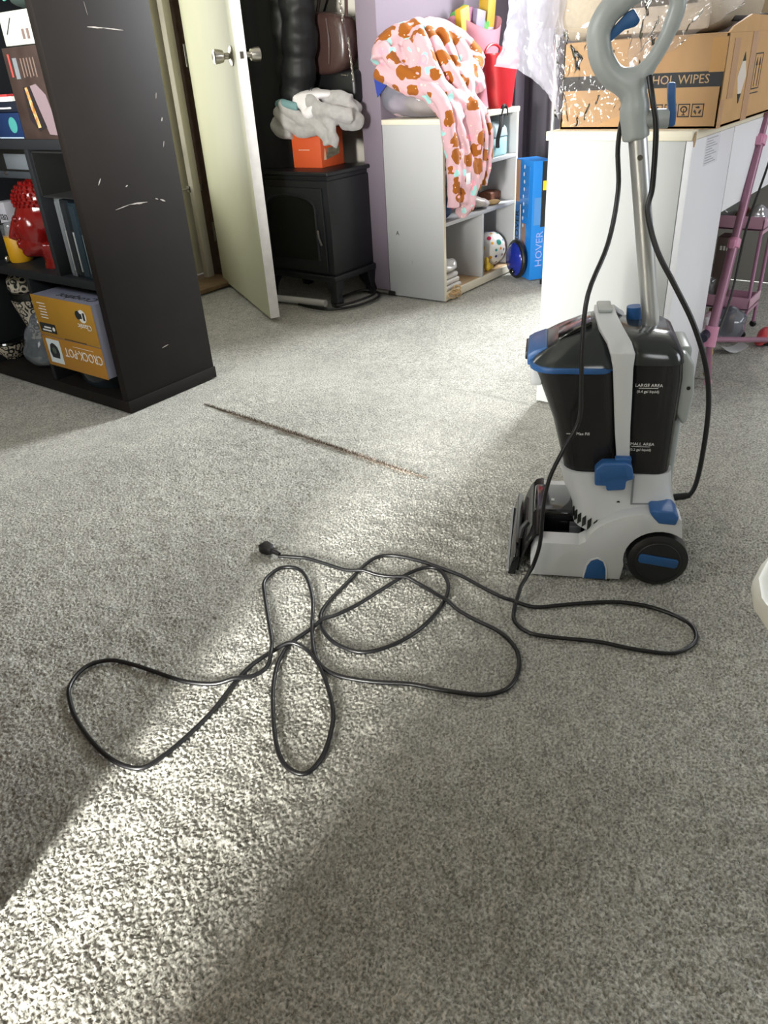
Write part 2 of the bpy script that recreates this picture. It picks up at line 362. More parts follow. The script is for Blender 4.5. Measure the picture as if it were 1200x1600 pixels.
# carpet seam running from the bookcase corner
def seam():
    rng = random.Random(5); mb = MB(); mk = MB(); pk = MB()
    a, b = Vector((1.522, 1.935, 0)), Vector((1.462, 1.0, 0)); d = (b-a); L = d.length; d.normalize(); n = Vector((d.y, -d.x, 0))
    if n.x > 0: n = -n
    pr = lambda t: math.sin(math.pi*min(1, max(0, t)))**0.5
    rings = []
    for i in range(90):
        t = i/89; p = a + d*L*t; w = (0.0034 + 0.0028*rng.random())*pr(t) + 0.0005; h = 0.002*pr(t)
        off = n*(0.0015*math.sin(t*9))
        rings.append([p+off-n*w+Vector((0,0,-0.003)), p+off+Vector((0,0,h)), p+off+n*w+Vector((0,0,-0.003))])
    mk.loft(rings, cap=False, closed=False)
    for i in range(1500):
        t = rng.random(); p = a + d*(L*t) - n*(rng.uniform(-0.003, 0.005)); hh = rng.uniform(0.003, 0.010)*pr(t)
        q = p + Vector((rng.uniform(-.006, .006), rng.uniform(-.006, .006), hh)); s_ = d*0.0012
        (mb if rng.random() < 0.6 else pk).add([p-s_, p+s_, q], [(0, 1, 2)])
    for i in range(1200):
        t = 0.15+0.8*rng.random(); p = a + d*(L*t) + n*rng.uniform(0.003, 0.014); q = p + n*rng.uniform(.0, .006) + Vector((0, 0, rng.uniform(.001, .004))); s_ = d*0.0012
        pk.add([p-s_, p+s_, q], [(0, 1, 2)])
    s1 = mk.build('seam_gap', mat('dark_carpet_backing', '#5d5449', 0.95), floor, fixn=False); s1['label'] = 'dark open seam line in the carpet'
    for nm, b_, mt in (('seam_fibres', mb, mat('dark_fibre', '#4d463d', 0.95)), ('frayed_fibres', pk, mat('pinkish_fibre', '#cdbfb2', 0.95))):
        o = b_.build(nm, mt, floor, fixn=False); o['kind'] = 'stuff'
seam()

# ---- entry: open door, frame, storm door
hx, hy = 2.777, 3.118; ex, ey = 2.355, 2.366
dl = math.hypot(ex-hx, ey-hy); da = math.atan2(ey-hy, ex-hx)
door = bpy.data.objects.new('door_1', None); COL.objects.link(door); put(door, (hx, hy, 0), da); struct(door, 'open cream painted entry door with round steel knobs')
# local: x along the door from hinge to latch, local +y faces the coats, -y faces the bookcase
MB().box(0.012, dl, -0.042, 0.0, 0.012, 2.03).build('slab', DOOR_PAINT, door, bev=0.002)
MB().box(dl, dl+0.0015, -0.0415, -0.0005, 0.013, 2.03).build('latch_edge', DOOR_EDGE, door)
MB().box(dl+0.0015, dl+0.0025, -0.033, -0.009, 0.96, 1.03).build('latch_plate', DOOR_EDGE, door)
MB().box(dl+0.002, dl+0.010, -0.026, -0.015, 0.985, 1.008).build('latch_bolt', DARKSTEEL, door)
def knob(side, y0):
    s_ = side
    rose = MB().lathe([(0.001, 0), (0.033, 0), (0.034, 0.004*s_), (0.026, 0.009*s_), (0.014, 0.011*s_)], (dl-0.062, y0, 0.997), 28, 'y').build('knob_rosette', STEEL, door)
    MB().lathe([(0.011, 0.006*s_), (0.011, 0.028*s_), (0.020, 0.033*s_), (0.0245, 0.05*s_), (0.0255, 0.066*s_), (0.021, 0.069*s_), (0.015, 0.066*s_), (0.001, 0.064*s_)], (dl-0.062, y0, 0.997), 28, 'y').build('knob', STEEL, door)
knob(-1, -0.042); knob(1, 0.0)
for z in (0.25, 1.02, 1.8): MB().cyl((0.004, -0.046, z-0.045), (0.004, -0.046, z+0.045), 0.006).build('hinge', DARKSTEEL, door)
tr1 = struct(MB().box(2.776, 2.815, 3.06, 3.26, 0, 2.06).box(1.845, 1.885, 3.06, 3.26, 0, 2.06).box(1.845, 2.815, 3.06, 3.26, 2.03, 2.06).build('trim_1', BROWNWOOD, bev=0.003), 'brown wooden door frame around the entry opening')
struct(MB().box(2.70, 2.745, 3.2, 3.235, 0.02, 2.03).build('trim_2', mat('pale_weatherstrip', '#c9c4b2', 0.6), bev=0.003), 'pale stop strip beside the brown jamb')
struct(MB().box(1.87, 2.79, 3.03, 3.30, 0.0, 0.022).build('trim_3', mat('worn_threshold_wood', '#8d7355', 0.6, noise=(18, 0.3)), bev=0.006), 'worn wooden threshold under the entry door')
sd = bpy.data.objects.new('door_2', None); COL.objects.link(sd); put(sd, (0, 3.285, 0)); struct(sd, 'cream storm door with glass beyond the entry opening')
SDM = mat('storm_door_cream', '#d6d2b6', 0.5, noise=(6, 0.06))
MB().box(2.655, 2.775, 0, 0.035, 0.03, 2.03).build('hinge_stile', SDM, sd, bev=0.004)
MB().box(1.88, 2.0, 0, 0.035, 0.03, 2.03).build('latch_stile', SDM, sd, bev=0.004)
MB().box(2.0, 2.655, 0, 0.035, 0.40, 0.47).build('middle_rail', SDM, sd, bev=0.004)
MB().box(2.0, 2.655, 0, 0.035, 1.93, 2.03).build('top_rail', SDM, sd, bev=0.004)
MB().box(2.0, 2.655, 0.004, 0.03, 0.03, 0.40).build('kick_panel', mat('kick_panel_grey', '#c3c2b2', 0.5), sd, bev=0.003)
MB().box(2.04, 2.64, -0.003, 0.006, 0.075, 0.36).build('panel_moulding', SDM, sd, bev=0.006)
MB().box(2.0, 2.655, 0.015, 0.02, 0.47, 1.93).build('pane', MATS['glass2'], sd)
MB().box(2.60, 2.66, -0.012, 0.0, 0.60, 0.625).build('glass_clip', SDM, sd, bev=0.002)
MB().box(2.60, 2.67, -0.014, 0.0, 1.185, 1.215).build('upper_glass_clip', mat('grey_clip', '#8b877c', 0.5), sd, bev=0.002)
MB().cyl((2.30, -0.05, 0.455), (2.62, -0.05, 0.455), 0.011).cyl((2.62, -0.05, 0.455), (2.76, -0.045, 0.452), 0.005).box(2.70, 2.775, -0.062, -0.032, 0.437, 0.467).build('door_closer', mat('closer_metal', '#a8a498', 0.4, metal=0.6), sd)
MB().box(2.745, 2.765, -0.008, 0.002, 0.6, 0.86).build('hinge_leaf', DARKSTEEL, sd); MB().box(2.745, 2.765, -0.008, 0.002, 0.06, 0.2).build('hinge_leaf', DARKSTEEL, sd)
MB().box(2.65, 2.68, -0.004, 0.0, 0.17, 0.235).build('small_plate', mat('plate_grey', '#b3b1a0', 0.5), sd)
tag(MB().box(0.5, 3.6, 4.3, 4.36, -0.1, 2.6).build('porch_wall', mat('porch_siding', '#b09a94', 0.8, noise=(3, 0.1)), smooth=False), 'dull pinkish porch wall seen through the storm door glass', 'wall')
tag(MB().box(0.5, 3.6, 3.3, 4.3, -0.1, -0.02).build('porch_floor', mat('porch_concrete', '#6f6a64', 0.9), smooth=False), 'grey porch slab outside the storm door', 'floor')

# ================================================================== BOOKCASE (room divider) AND WHAT IS IN IT
bc = thing('bookcase', 'tall dark brown open bookcase with scuffed side panel, packed with household things', 'bookcase', (1.344, 2.09, 0))
MB().box(-0.004, 0.377, -0.004, 0.985, 0.0, 0.04).build('base_board', BLACKWOOD, bc, bev=0.0015)
MB().box(0, 0.373, 0, 0.03, 0.04, 1.62).build('side_panel', BLACKWOOD, bc, bev=0.001)
MB().box(0, 0.373, 0.95, 0.98, 0.04, 1.62).build('side_panel', BLACKWOOD, bc, bev=0.001)
MB().box(0.001, 0.0012, 0, 0.03, 0.04, 1.62).build('front_edge', BLACKIN, bc)
MB().box(0.36, 0.372, 0.03, 0.95, 0.04, 1.6).build('back_panel', BLACKIN, bc)
for z in (0.395, 0.785, 1.19, 1.59):
    MB().box(0.002, 0.36, 0.03, 0.95, z, z+0.027).build('shelf', BLACKIN, bc, bev=0.001)
for y, z0, z1 in ((0.405, 0.04, 0.395), (0.80, 0.04, 0.395), (0.205, 0.422, 0.785), (0.66, 0.422, 0.785), (0.47, 0.812, 1.19), (0.47, 1.217, 1.59)):
    MB().box(0.002, 0.36, y, y+0.02, z0, z1).build('divider', BLACKIN, bc, bev=0.001)
SCUFF = mat('pale_scuff', '#a19c97', 0.8)
rg = random.Random(3)
for (xa, za, xb, zb, w) in ((0.149, 1.073, 0.2, 1.07, 0.0022), (0.2, 1.07, 0.264, 1.064, 0.0016), (0.111, 0.612, 0.165, 0.619, 0.0012), (0.165, 0.619, 0.23, 0.616, 0.0024), (0.262, 0.621, 0.272, 0.618, 0.002), (0.28, 0.616, 0.298, 0.608, 0.0028),
                            (0.072, 0.686, 0.084, 0.702, 0.003), (0.163, 0.669, 0.172, 0.672, 0.0022), (0.172, 0.169, 0.199, 0.173, 0.0015), (0.335, 0.89, 0.34, 0.905, 0.003), (0.34, 0.83, 0.346, 0.838, 0.004), (0.33, 0.76, 0.336, 0.775, 0.003), (0.155, 1.13, 0.158, 1.10, 0.002)):
    pts = []
    for k in range(9):
        t = k/8; ww = w*(0.25+0.75*math.sin(math.pi*t))*rg.uniform(0.6, 1.1)
        pts.append((xa+(xb-xa)*t, za+(zb-za)*t+ww))
    for k in range(8, -1, -1):
        t = k/8; ww = w*(0.25+0.75*math.sin(math.pi*t))*rg.uniform(0.5, 1.1)
        pts.append((xa+(xb-xa)*t, za+(zb-za)*t-ww))
    MB().prism(pts, 'y', -0.0006, 0.0004).build('scuff_mark', SCUFF, bc, smooth=False)

# slow-cooker carton, upside down, sticking out of the lowest right compartment
ck = thing('slow_cooker_carton', 'mustard yellow slow cooker carton lying upside down in lowest shelf', 'box', (1.315, 2.128, 0.118), 0)
YEL = mat('mustard_print', '#a87c28', 0.5, noise=(6, 0.1)); YEL2 = mat('ochre_print', '#a97824', 0.5); GREYC = mat('slate_grey_print', '#77798a', 0.6, noise=(8, 0.12))
MB().box(0.003, 0.29, 0.0, 0.328, 0.0, 0.238).build('carton_body', GREYC, ck, bev=0.002)
MB().box(0.0, 0.003, -0.001, 0.329, 0.105, 0.239).build('upper_front_flap', YEL, ck, bev=0.0008)
MB().box(0.0, 0.003, -0.001, 0.329, -0.001, 0.102).build('lower_front_flap', mat('orange_ochre_print', '#a87526', 0.5, noise=(6, 0.08)), ck, bev=0.0008)
fx = -0.0006
MB().box(-0.0008, 0.0, 0.07, 0.19, 0.106, 0.109).build('flap_gap', mat('gap_shadow_brown', '#5b3c12', 0.8), ck)
text('CROCK-POT', 0.044, PRINTW, ck, (fx, 0.108, 0.062), (0, 1, 0), (0, 0, -1), sx=0.82)
MB().box(-0.0007, 0, 0.045, 0.155, 0.0855, 0.0868).build('print_line', PRINTW, ck)
text('Classic', 0.026, PRINTW, ck, (fx, 0.055, 0.165), (0, 1, 0), (0, 0, -1))
em = MB().lathe([(0.001, 0.0), (0.021, 0.0), (0.021, -0.0006), (0.001, -0.0006)], (0, 0.056, 0.198), 28, 'x').build('emblem_disc', PRINTW, ck)
MB().box(-0.0012, 0, 0.042, 0.052, 0.186, 0.210).box(-0.0012, 0, 0.058, 0.068, 0.190, 0.206).build('emblem_mark', PRINTK, em)
MB().lathe([(0.001, 0.0), (0.014, 0.0), (0.014, -0.0008), (0.001, -0.0008)], (0, 0.078, 0.20), 20, 'x').build('emblem_badge', PRINTK, ck)
bl = MB().box(-0.0008, 0, 0.228, 0.318, 0.117, 0.148).build('black_label', PRINTK, ck)
[MB().box(-0.0013, -0.0008, 0.256, 0.306-0.012*(k % 2), 0.122+0.010*k, 0.127+0.010*k).build('print_line', PRINTW, bl) for k in range(2)]
MB().lathe([(0.001, 0.0), (0.007, 0.0), (0.007, -0.0006), (0.001, -0.0006)], (-0.0008, 0.24, 0.132), 16, 'x').build('label_dot', PRINTW, bl)
for k in range(6): MB().box(-0.0007, 0, 0.255, 0.255+0.05*(0.8+0.2*math.sin(k*3)), 0.166+0.0095*k, 0.1685+0.0095*k).build('print_line', PRINTW, ck)
ph = MB().box(-0.0008, 0, 0.232, 0.308, 0.012, 0.094).build('product_photo', mat('photo_white', '#c9d3d6', 0.5), ck)
MB().prism([(0.25, 0.03), (0.292, 0.03), (0.298, 0.05), (0.29, 0.074), (0.276, 0.082), (0.262, 0.078), (0.25, 0.07), (0.244, 0.05)], 'x', -0.0016, -0.0008).build('pictured_pot', PRINTK, ph)
MB().lathe([(0.001, 0.0), (0.011, 0.0), (0.011, -0.0005), (0.001, -0.0005)], (-0.0016, 0.271, 0.056), 18, 'x').build('pictured_dial', mat('dial_green', '#4d5a50', 0.5), ph)
text('Crockpot', 0.05, PRINTK, ck, (0.045, 0.13, 0.2384), (0, 1, 0), (1, 0, 0))
dish = thing('glass_dish', 'dark glass casserole dish under the slow cooker carton', 'dish', (1.47, 2.31, 0.04))
MB().lathe([(0.001, 0), (0.10, 0), (0.115, 0.02), (0.122, 0.062), (0.128, 0.066), (0.118, 0.060), (0.11, 0.02), (0.001, 0.012)], (0, 0, 0), 32).build('bowl', mat('smoky_glass', '#2f3a40', 0.08, trans=0.4), dish)
MB().lathe([(0.125, 0.0), (0.11, 0.008), (0.06, 0.0085), (0.02, 0.0115), (0.001, 0.0115)], (0, 0, 0.066), 32).build('lid', mat('smoky_glass_lid', '#3a464c', 0.08), dish)

# patterned jars and translucent bag in the compartment beside it
def pattern_mat():
    m = bpy.data.materials.new('black_white_pattern'); m.use_nodes = True; nt = m.node_tree; b = nt.nodes['Principled BSDF']; N = nt.nodes.new; L = nt.links.new
    b.inputs['Roughness'].default_value = 0.3
    tc = N('ShaderNodeTexCoord'); v = N('ShaderNodeTexVoronoi'); v.inputs['Scale'].default_value = 42; v.feature = 'F1'; L(tc.outputs['Object'], v.inputs['Vector'])
    w = N('ShaderNodeMath'); w.operation = 'PINGPONG'; w.inputs[1].default_value = 0.22; L(v.outputs['Distance'], w.inputs[0])
    g = N('ShaderNodeMath'); g.operation = 'GREATER_THAN'; g.inputs[1].default_value = 0.1; L(w.outputs[0], g.inputs[0])
    mx = N('ShaderNodeMix'); mx.data_type = 'RGBA'; mx.inputs[6].default_value = (*lin('#1a1a19'), 1); mx.inputs[7].default_value = (*lin('#cfc7b4'), 1); L(g.outputs[0], mx.inputs[0]); L(mx.outputs[2], b.inputs['Base Color'])
    return m
PAT = pattern_mat(); BONE = mat('bone_glaze', '#cfc8b8', 0.3)
vj = thing('patterned_vase', 'black and cream patterned ceramic jar with tapered foot, upright in lowest shelf', 'jar', (1.50, 2.81, 0.04))
MB().lathe([(0.001, 0), (0.035, 0), (0.03, 0.02), (0.045, 0.07), (0.062, 0.13), (0.066, 0.15)], (0, 0, 0.07), 30).build('tapered_foot', PAT, vj)
MB().lathe([(0.060, 0), (0.068, 0.008), (0.068, 0.03), (0.060, 0.036)], (0, 0, 0.215), 30).build('black_band', BLACKGL, vj)
MB().lathe([(0.058, 0), (0.066, 0.012), (0.064, 0.045), (0.045, 0.062), (0.001, 0.066)], (0, 0, 0.25), 30).build('domed_lid', PAT, vj)
MB().lathe([(0.001, 0), (0.07, 0), (0.075, 0.01), (0.06, 0.02), (0.04, 0.07), (0.001, 0.071)], (0, 0, 0.0), 30).build('stand', BLACKGL, vj)
bj = thing('patterned_bowl', 'small black and cream patterned bowl lying in front of the tall jar', 'bowl', (1.415, 2.895, 0.04))
MB().lathe([(0.001, 0.0), (0.03, 0.0), (0.055, 0.03), (0.066, 0.065), (0.06, 0.066), (0.048, 0.032), (0.001, 0.01)], (0, 0, 0), 30).build('bowl_body', PAT, bj)
MB().lathe([(0.066, 0), (0.069, 0.004), (0.066, 0.01), (0.06, 0.006)], (0, 0, 0.062), 30).build('rim', BLACKGL, bj)
cb = MB()
cb.ell((0, 0, 0.09), (0.055, 0.07, 0.088)).ell((0.0, 0.02, 0.05), (0.06, 0.085, 0.048)).ell((0, -0.02, 0.16), (0.035, 0.04, 0.05))
cbo = remesh(cb, 'plastic_bag', film_mat('frosted_bag', '#aab4bd', 0.4, 0.35), None, 0.007, 3, lambda c: 0.006*fbm(c.x*30, c.y*30, c.z*16))
tag(put(cbo, (1.42, 2.66, 0.04)), 'translucent plastic bag slumped beside the slow cooker carton', 'bag')

# row two, left: red head statue, yellow jar, white box, black case
st = thing('head_statue', 'glossy dark red ceramic head statue with beaded hair facing left', 'statue', (1.425, 2.45, 0.422), R(56))
RED = mat('oxblood_glaze', '#68100f', 0.14, coat=0.5)
hd = MB()
hd.ell((0, -0.01, 0.178), (0.062, 0.083, 0.085)).ell((0, 0.03, 0.135), (0.052, 0.058, 0.075)).ell((0, 0.036, 0.078), (0.041, 0.050, 0.042)).ell((0, 0.064, 0.056), (0.022, 0.022, 0.018))
hd.tube([(0, -0.02, 0.0), (0, -0.018, 0.03), (0, -0.008, 0.08)], [0.052, 0.044, 0.047], 18)
hd.tube([(0, 0.082, 0.158), (0, 0.097, 0.122), (0, 0.105, 0.108), (0, 0.088, 0.099)], [0.009, 0.0115, 0.012, 0.009], 10)
hd.ell((0, 0.086, 0.085), (0.019, 0.011, 0.0055)).ell((0, 0.084, 0.073), (0.017, 0.011, 0.0065))
for s_ in (-1, 1): hd.ell((s_*0.024, 0.077, 0.163), (0.02, 0.013, 0.0065)).ell((s_*0.023, 0.074, 0.14), (0.015, 0.011, 0.008))
remesh(hd, 'face', RED, st, 0.0045, 3)
for s_ in (-1, 1):
    er = MB(); er.ell((s_*0.062, -0.022, 0.135), (0.007, 0.017, 0.03)).ell((s_*0.060, -0.022, 0.095), (0.006, 0.009, 0.024)); remesh(er, 'ear', RED, st, 0.004, 2)
hr = MB()
hr.ell((0, -0.016, 0.212), (0.066, 0.088, 0.062)).ell((0, -0.03, 0.275), (0.033, 0.036, 0.030))
remesh(hr, 'hair', RED, st, 0.006, 2)
cv = MB()
for i in range(8):
    zz = 0.198 + 0.0105*i; q = max(0.0, 1-((zz-0.212)/0.063)**2)**0.5
    n = int(30*q)
    for k in range(n):
        a = 2*math.pi*(k+0.5*(i % 2))/n; y_ = -0.016+0.089*q*math.sin(a)
        cv.ell((0.067*q*math.cos(a), y_, zz), (0.0055, 0.0055, 0.0055), 6, 4)
for i in range(4):
    zz = 0.279+0.008*i; q = max(0.05, 1-((zz-0.275)/0.031)**2)**0.5
    for k in range(max(1, int(13*q))):
        a = 2*math.pi*k/max(1, int(13*q)); cv.ell((0.034*q*math.cos(a), -0.03+0.037*q*math.sin(a), zz), (0.005, 0.005, 0.005), 6, 4)
o = cv.build('hair_curls', RED, st); o['kind'] = 'stuff'
yj = thing('yellow_jar', 'glass jar of bright yellow contents beside the red head statue', 'jar', (1.43, 2.655, 0.422))
MB().lathe([(0.001, 0), (0.036, 0), (0.039, 0.006), (0.039, 0.088), (0.036, 0.092), (0.001, 0.092)], (0, 0, 0), 28).build('contents', mat('egg_yellow', '#c08e12', 0.45), yj)
MB().lathe([(0.0405, 0.085), (0.041, 0.12), (0.038, 0.125), (0.037, 0.12), (0.0395, 0.09)], (0, 0, 0), 28).build('glass_rim', film_mat('jar_glass', '#b9c0c2', 0.3, 0.5, 0.05), yj)
MB().ell((-0.045, 0.015, 0.012), (0.008, 0.008, 0.012)).build('bead', STEEL, yj)
wbx = thing('white_carton', 'white carton with black lettering leaning behind the yellow jar', 'box', (1.445, 2.70, 0.422), R(0))
MB().box(0, 0.05, 0.0, 0.13, 0, 0.185).build('carton_body', mat('white_card', '#b5b4bb', 0.6), wbx, bev=0.002)
text('inan', 0.04, PRINTK, wbx, (-0.0006, 0.03, 0.14), NX, UP)
MB().box(-0.0006, 0, 0.0, 0.13, 0.032, 0.034).build('print_line', mat('grey_print', '#8b8c96', 0.6), wbx)
kc = thing('disc_drive', 'black drive case with silver front plate near top of middle shelf', 'case', (1.40, 2.385, 0.694))
MB().box(0, 0.2, 0, 0.235, 0.0, 0.086).build('case_body', BLACKPL, kc, bev=0.003)
MB().box(-0.004, 0.0, 0.01, 0.14, 0.028, 0.072).build('silver_plate', mat('brushed_silver', '#9aa3ad', 0.3, metal=0.7), kc, bev=0.001)
MB().box(-0.004, 0.0, 0.0, 0.235, 0.002, 0.022).build('lower_trim', mat('dark_trim', '#33383d', 0.4), kc, bev=0.001)
MB().cyl((-0.003, 0.15, 0.016), (-0.009, 0.15, 0.016), 0.005).build('button', STEEL, kc)
kcs = thing('storage_crate', 'black wire riser under the drive case in middle shelf', 'rack', (1.53, 2.39, 0.422))
MB().box(0, 0.07, 0.0, 0.008, 0, 0.271).box(0, 0.07, 0.225, 0.233, 0, 0.271).box(0, 0.07, 0.0, 0.233, 0.263, 0.271).build('riser_frame', BLACKPL, kcs)
# row two, right: black liner added for the compartment's shade, and upright binders
ib = thing('compartment_shade_liner', 'added black liner painting shade into narrow middle compartment above upright binders', 'box', (1.352, 2.125, 0.655))
MB().box(0, 0.3, 0.0, 0.166, 0, 0.004).box(0, 0.3, 0, 0.004, 0, 0.125).box(0, 0.3, 0.162, 0.166, 0, 0.125).box(0, 0.3, 0, 0.166, 0.121, 0.125).box(0.296, 0.3, 0, 0.166, 0, 0.125).build('shell', mat('painted_shade_black', '#060607', 0.9), ib)
for nm, lb, y0, w, h, col, x0 in (('binder', 'dark teal binder beside the bookcase side panel', 2.124, 0.055, 0.222, '#17242c', 1.356), ('binder', 'black glossy binder between teal binder and grey file', 2.182, 0.045, 0.228, '#15191d', 1.362), ('file_box', 'narrow grey file with pale spine against the divider', 2.23, 0.03, 0.23, '#5b5f62', 1.366)):
    b_ = thing(nm, lb, 'binder', (x0, y0, 0.422), 0, 'binders in the narrow compartment')
    MB().box(0, 0.25, 0, w, 0, h).build('cover', mat('binder_'+col[1:], col, 0.22), b_, bev=0.003)
    MB().box(-0.001, 0.0, w*0.12, w*0.30, 0.02, h*0.6).build('spine_strip', mat('spine_'+col[1:], '#7d8080' if w < 0.05 else '#59656a', 0.3), b_, bev=0.0004)
    MB().box(-0.0008, 0.0, w*0.45, w*0.95, 0.01, h-0.01).build('spine_panel', mat('spinep_'+col[1:], col, 0.5), b_)
# row three: magazine, grey book, blue box, white carton
mg = thing('cookbook', 'tall brown cookbook with food photo cover, upright in upper shelf', 'book', (1.352, 2.122, 0.812))
MB().box(0, 0.022, 0.0, 0.178, 0, 0.225).build('book_block', mat('cookbook_cover', '#3b2f2b', 0.4, noise=(20, 0.3)), mg, bev=0.001)
cov = -0.0006
MB().prism([(0.006, 0.01), (0.045, 0.012), (0.075, 0.09), (0.085, 0.132), (0.055, 0.136), (0.02, 0.11), (0.006, 0.06)], 'x', cov, 0).build('photo_plate', mat('plate_mauve', '#7c6c71', 0.5), mg)
MB().prism([(0.05, 0.03), (0.09, 0.02), (0.125, 0.05), (0.12, 0.13), (0.085, 0.132), (0.072, 0.09)], 'x', cov, 0).build('photo_shadow', mat('photo_dark', '#221c1e', 0.5), mg)
MB().prism([(0.078, 0.03), (0.092, 0.028), (0.104, 0.075), (0.112, 0.128), (0.1, 0.13), (0.09, 0.08)], 'x', cov*2, cov).build('photo_food', mat('food_orange', '#8f5a22', 0.5, noise=(80, 0.5), col2='#c9a878'), mg)
MB().box(cov, 0, 0.15, 0.158, 0.155, 0.21).build('title_stroke', mat('title_red', '#a8443f', 0.5), mg)
MB().box(cov, 0, 0.118, 0.138, 0.15, 0.2).build('title_block', mat('title_grey', '#6f7377', 0.5), mg)
for k in range(5): MB().box(cov, 0, 0.035+0.015*k, 0.04+0.015*k, 0.152+0.003*(k % 2), 0.198).build('title_stroke', mat('title_tan', '#6f5e56', 0.5), mg)
tg = MB().box(cov, 0, 0.0, 0.006, 0.1, 0.132).build('teal_tab', mat('teal_tab', '#3f8f83', 0.5), mg)
gb = thing('thin_book', 'thin grey edged book standing left of the brown cookbook', 'book', (1.36, 2.304, 0.812))
MB().box(0, 0.2, 0, 0.008, 0, 0.15).build('cover', mat('book_grey', '#8b8d92', 0.5), gb, bev=0.001); MB().box(0.002, 0.198, 0.002, 0.006, 0.001, 0.149).build('pages', PRINTW, gb)
bb = thing('navy_box', 'navy box with round teal sticker lying at bottom of upper shelf', 'box', (1.36, 2.318, 0.812))
MB().box(0, 0.16, 0, 0.13, 0, 0.068).build('box_body', mat('navy_card', '#12264a', 0.4), bb, bev=0.002)
MB().lathe([(0.001, 0.0), (0.021, 0.0), (0.021, -0.0008), (0.001, -0.0008)], (0, 0.04, 0.036), 24, 'x').build('round_sticker', mat('teal_sticker', '#3d8581', 0.5), bb)
MB().box(-0.0006, 0, 0.0, 0.13, 0.001, 0.004).build('pale_edge', mat('pale_edge', '#9fb0c4', 0.5), bb)
bk2 = thing('navy_case', 'flat black case resting on the navy box with red and white label', 'case', (1.362, 2.318, 0.881))
MB().box(0, 0.17, 0, 0.125, 0, 0.028).build('case_body', mat('blue_black', '#141a26', 0.4), bk2, bev=0.003)
MB().box(-0.0006, 0, 0.03, 0.12, 0.009, 0.013).build('print_line', PRINTW, bk2); MB().box(0.01, 0.1, 0.03, 0.11, 0.028, 0.040).build('paper_label', PRINTW, bk2); MB().box(0.008, 0.03, 0.05, 0.11, 0.040, 0.046).build('red_label', mat('label_red', '#a83a3a', 0.5), bk2)
wc = thing('small_white_box', 'small white printed box lying across the top of the cookbook', 'box', (1.358, 2.128, 1.040))
MB().box(0, 0.15, 0, 0.155, 0, 0.078).build('box_body', mat('pale_grey_card', '#a9aca4', 0.6), wc, bev=0.002)
for k in range(2): MB().box(-0.0006, 0, 0.028+0.022*k, 0.04+0.022*k, 0.012, 0.036).build('barcode_block', mat('barcode_brown', '#6a5a55', 0.6), wc)
MB().box(-0.0006, 0, 0.01, 0.08, 0.04, 0.044).build('pink_print', mat('pink_print', '#cdb5ab', 0.6), wc)
MB().prism([(0.1, 0.062), (0.103, 0.064), (0.135, 0.028), (0.132, 0.026)], 'x', -0.0006, 0).build('pen_mark', PRINTK, wc)
gp = thing('green_pouch', 'dark green pouch with teal trim on top of white printed box', 'pouch', (1.365, 2.14, 1.118))
gpm = MB(); gpm.ell((0.07, 0.07, 0.03), (0.065, 0.075, 0.026)).ell((0.06, 0.03, 0.035), (0.05, 0.03, 0.024)); remesh(gpm, 'pouch_body', mat('dark_green_cloth', '#24332e', 0.8), gp, 0.007, 2)
MB().tube(smoothpath([(0.012, 0.0, 0.03), (0.006, 0.06, 0.04), (0.015, 0.13, 0.03)]), 0.005).build('teal_trim', mat('teal_trim', '#5fae98', 0.6), gp)

# ================================================================== ENTRY CORNER
sv = thing('electric_stove', 'black freestanding electric stove heater on four short legs', 'heater', (2.624, 2.258, 0))
W_, D_ = 0.43, 0.285
MB().prism([(-0.012, -0.012), (D_+0.012, -0.012), (D_+0.012, W_+0.012), (-0.012, W_+0.012)], 'z', 0.545, 0.563).build('top_plate', BLACKMETAL, sv, bev=0.006, seg=3)
MB().box(0.004, D_-0.004, 0.004, W_-0.004, 0.525, 0.547).build('top_moulding', BLACKMETAL, sv, bev=0.004)
MB().box(0, D_, 0, W_, 0.135, 0.527).build('firebox', BLACKMETAL, sv, bev=0.004)
MB().box(-0.014, D_+0.014, -0.014, W_+0.014, 0.108, 0.137).build('base_plate', BLACKMETAL, sv, bev=0.007, seg=3)
dr = MB().box(-0.012, 0.0, 0.03, W_-0.03, 0.15, 0.50).build('door_panel', BLACKMETAL, sv, bev=0.004)
arch = [(0.07, 0.2), (0.07, 0.42)] + [(W_/2-(W_/2-0.07)*math.cos(R(a)), 0.42+0.05*math.sin(R(a))) for a in range(15, 180, 15)] + [(W_-0.07, 0.42), (W_-0.07, 0.2)]
MB().prism(arch, 'x', -0.014, -0.0115).build('glass_window', mat('dark_oven_glass', '#07080a', 0.06), dr)
MB().tube([( -0.016, y, z) for y, z in arch], 0.005, 8).build('window_moulding', BLACKMETAL, dr)
MB().tube([(-0.022, 0.045, 0.27), (-0.03, 0.05, 0.3), (-0.022, 0.06, 0.33)], 0.005, 8).build('door_handle', DARKSTEEL, dr)
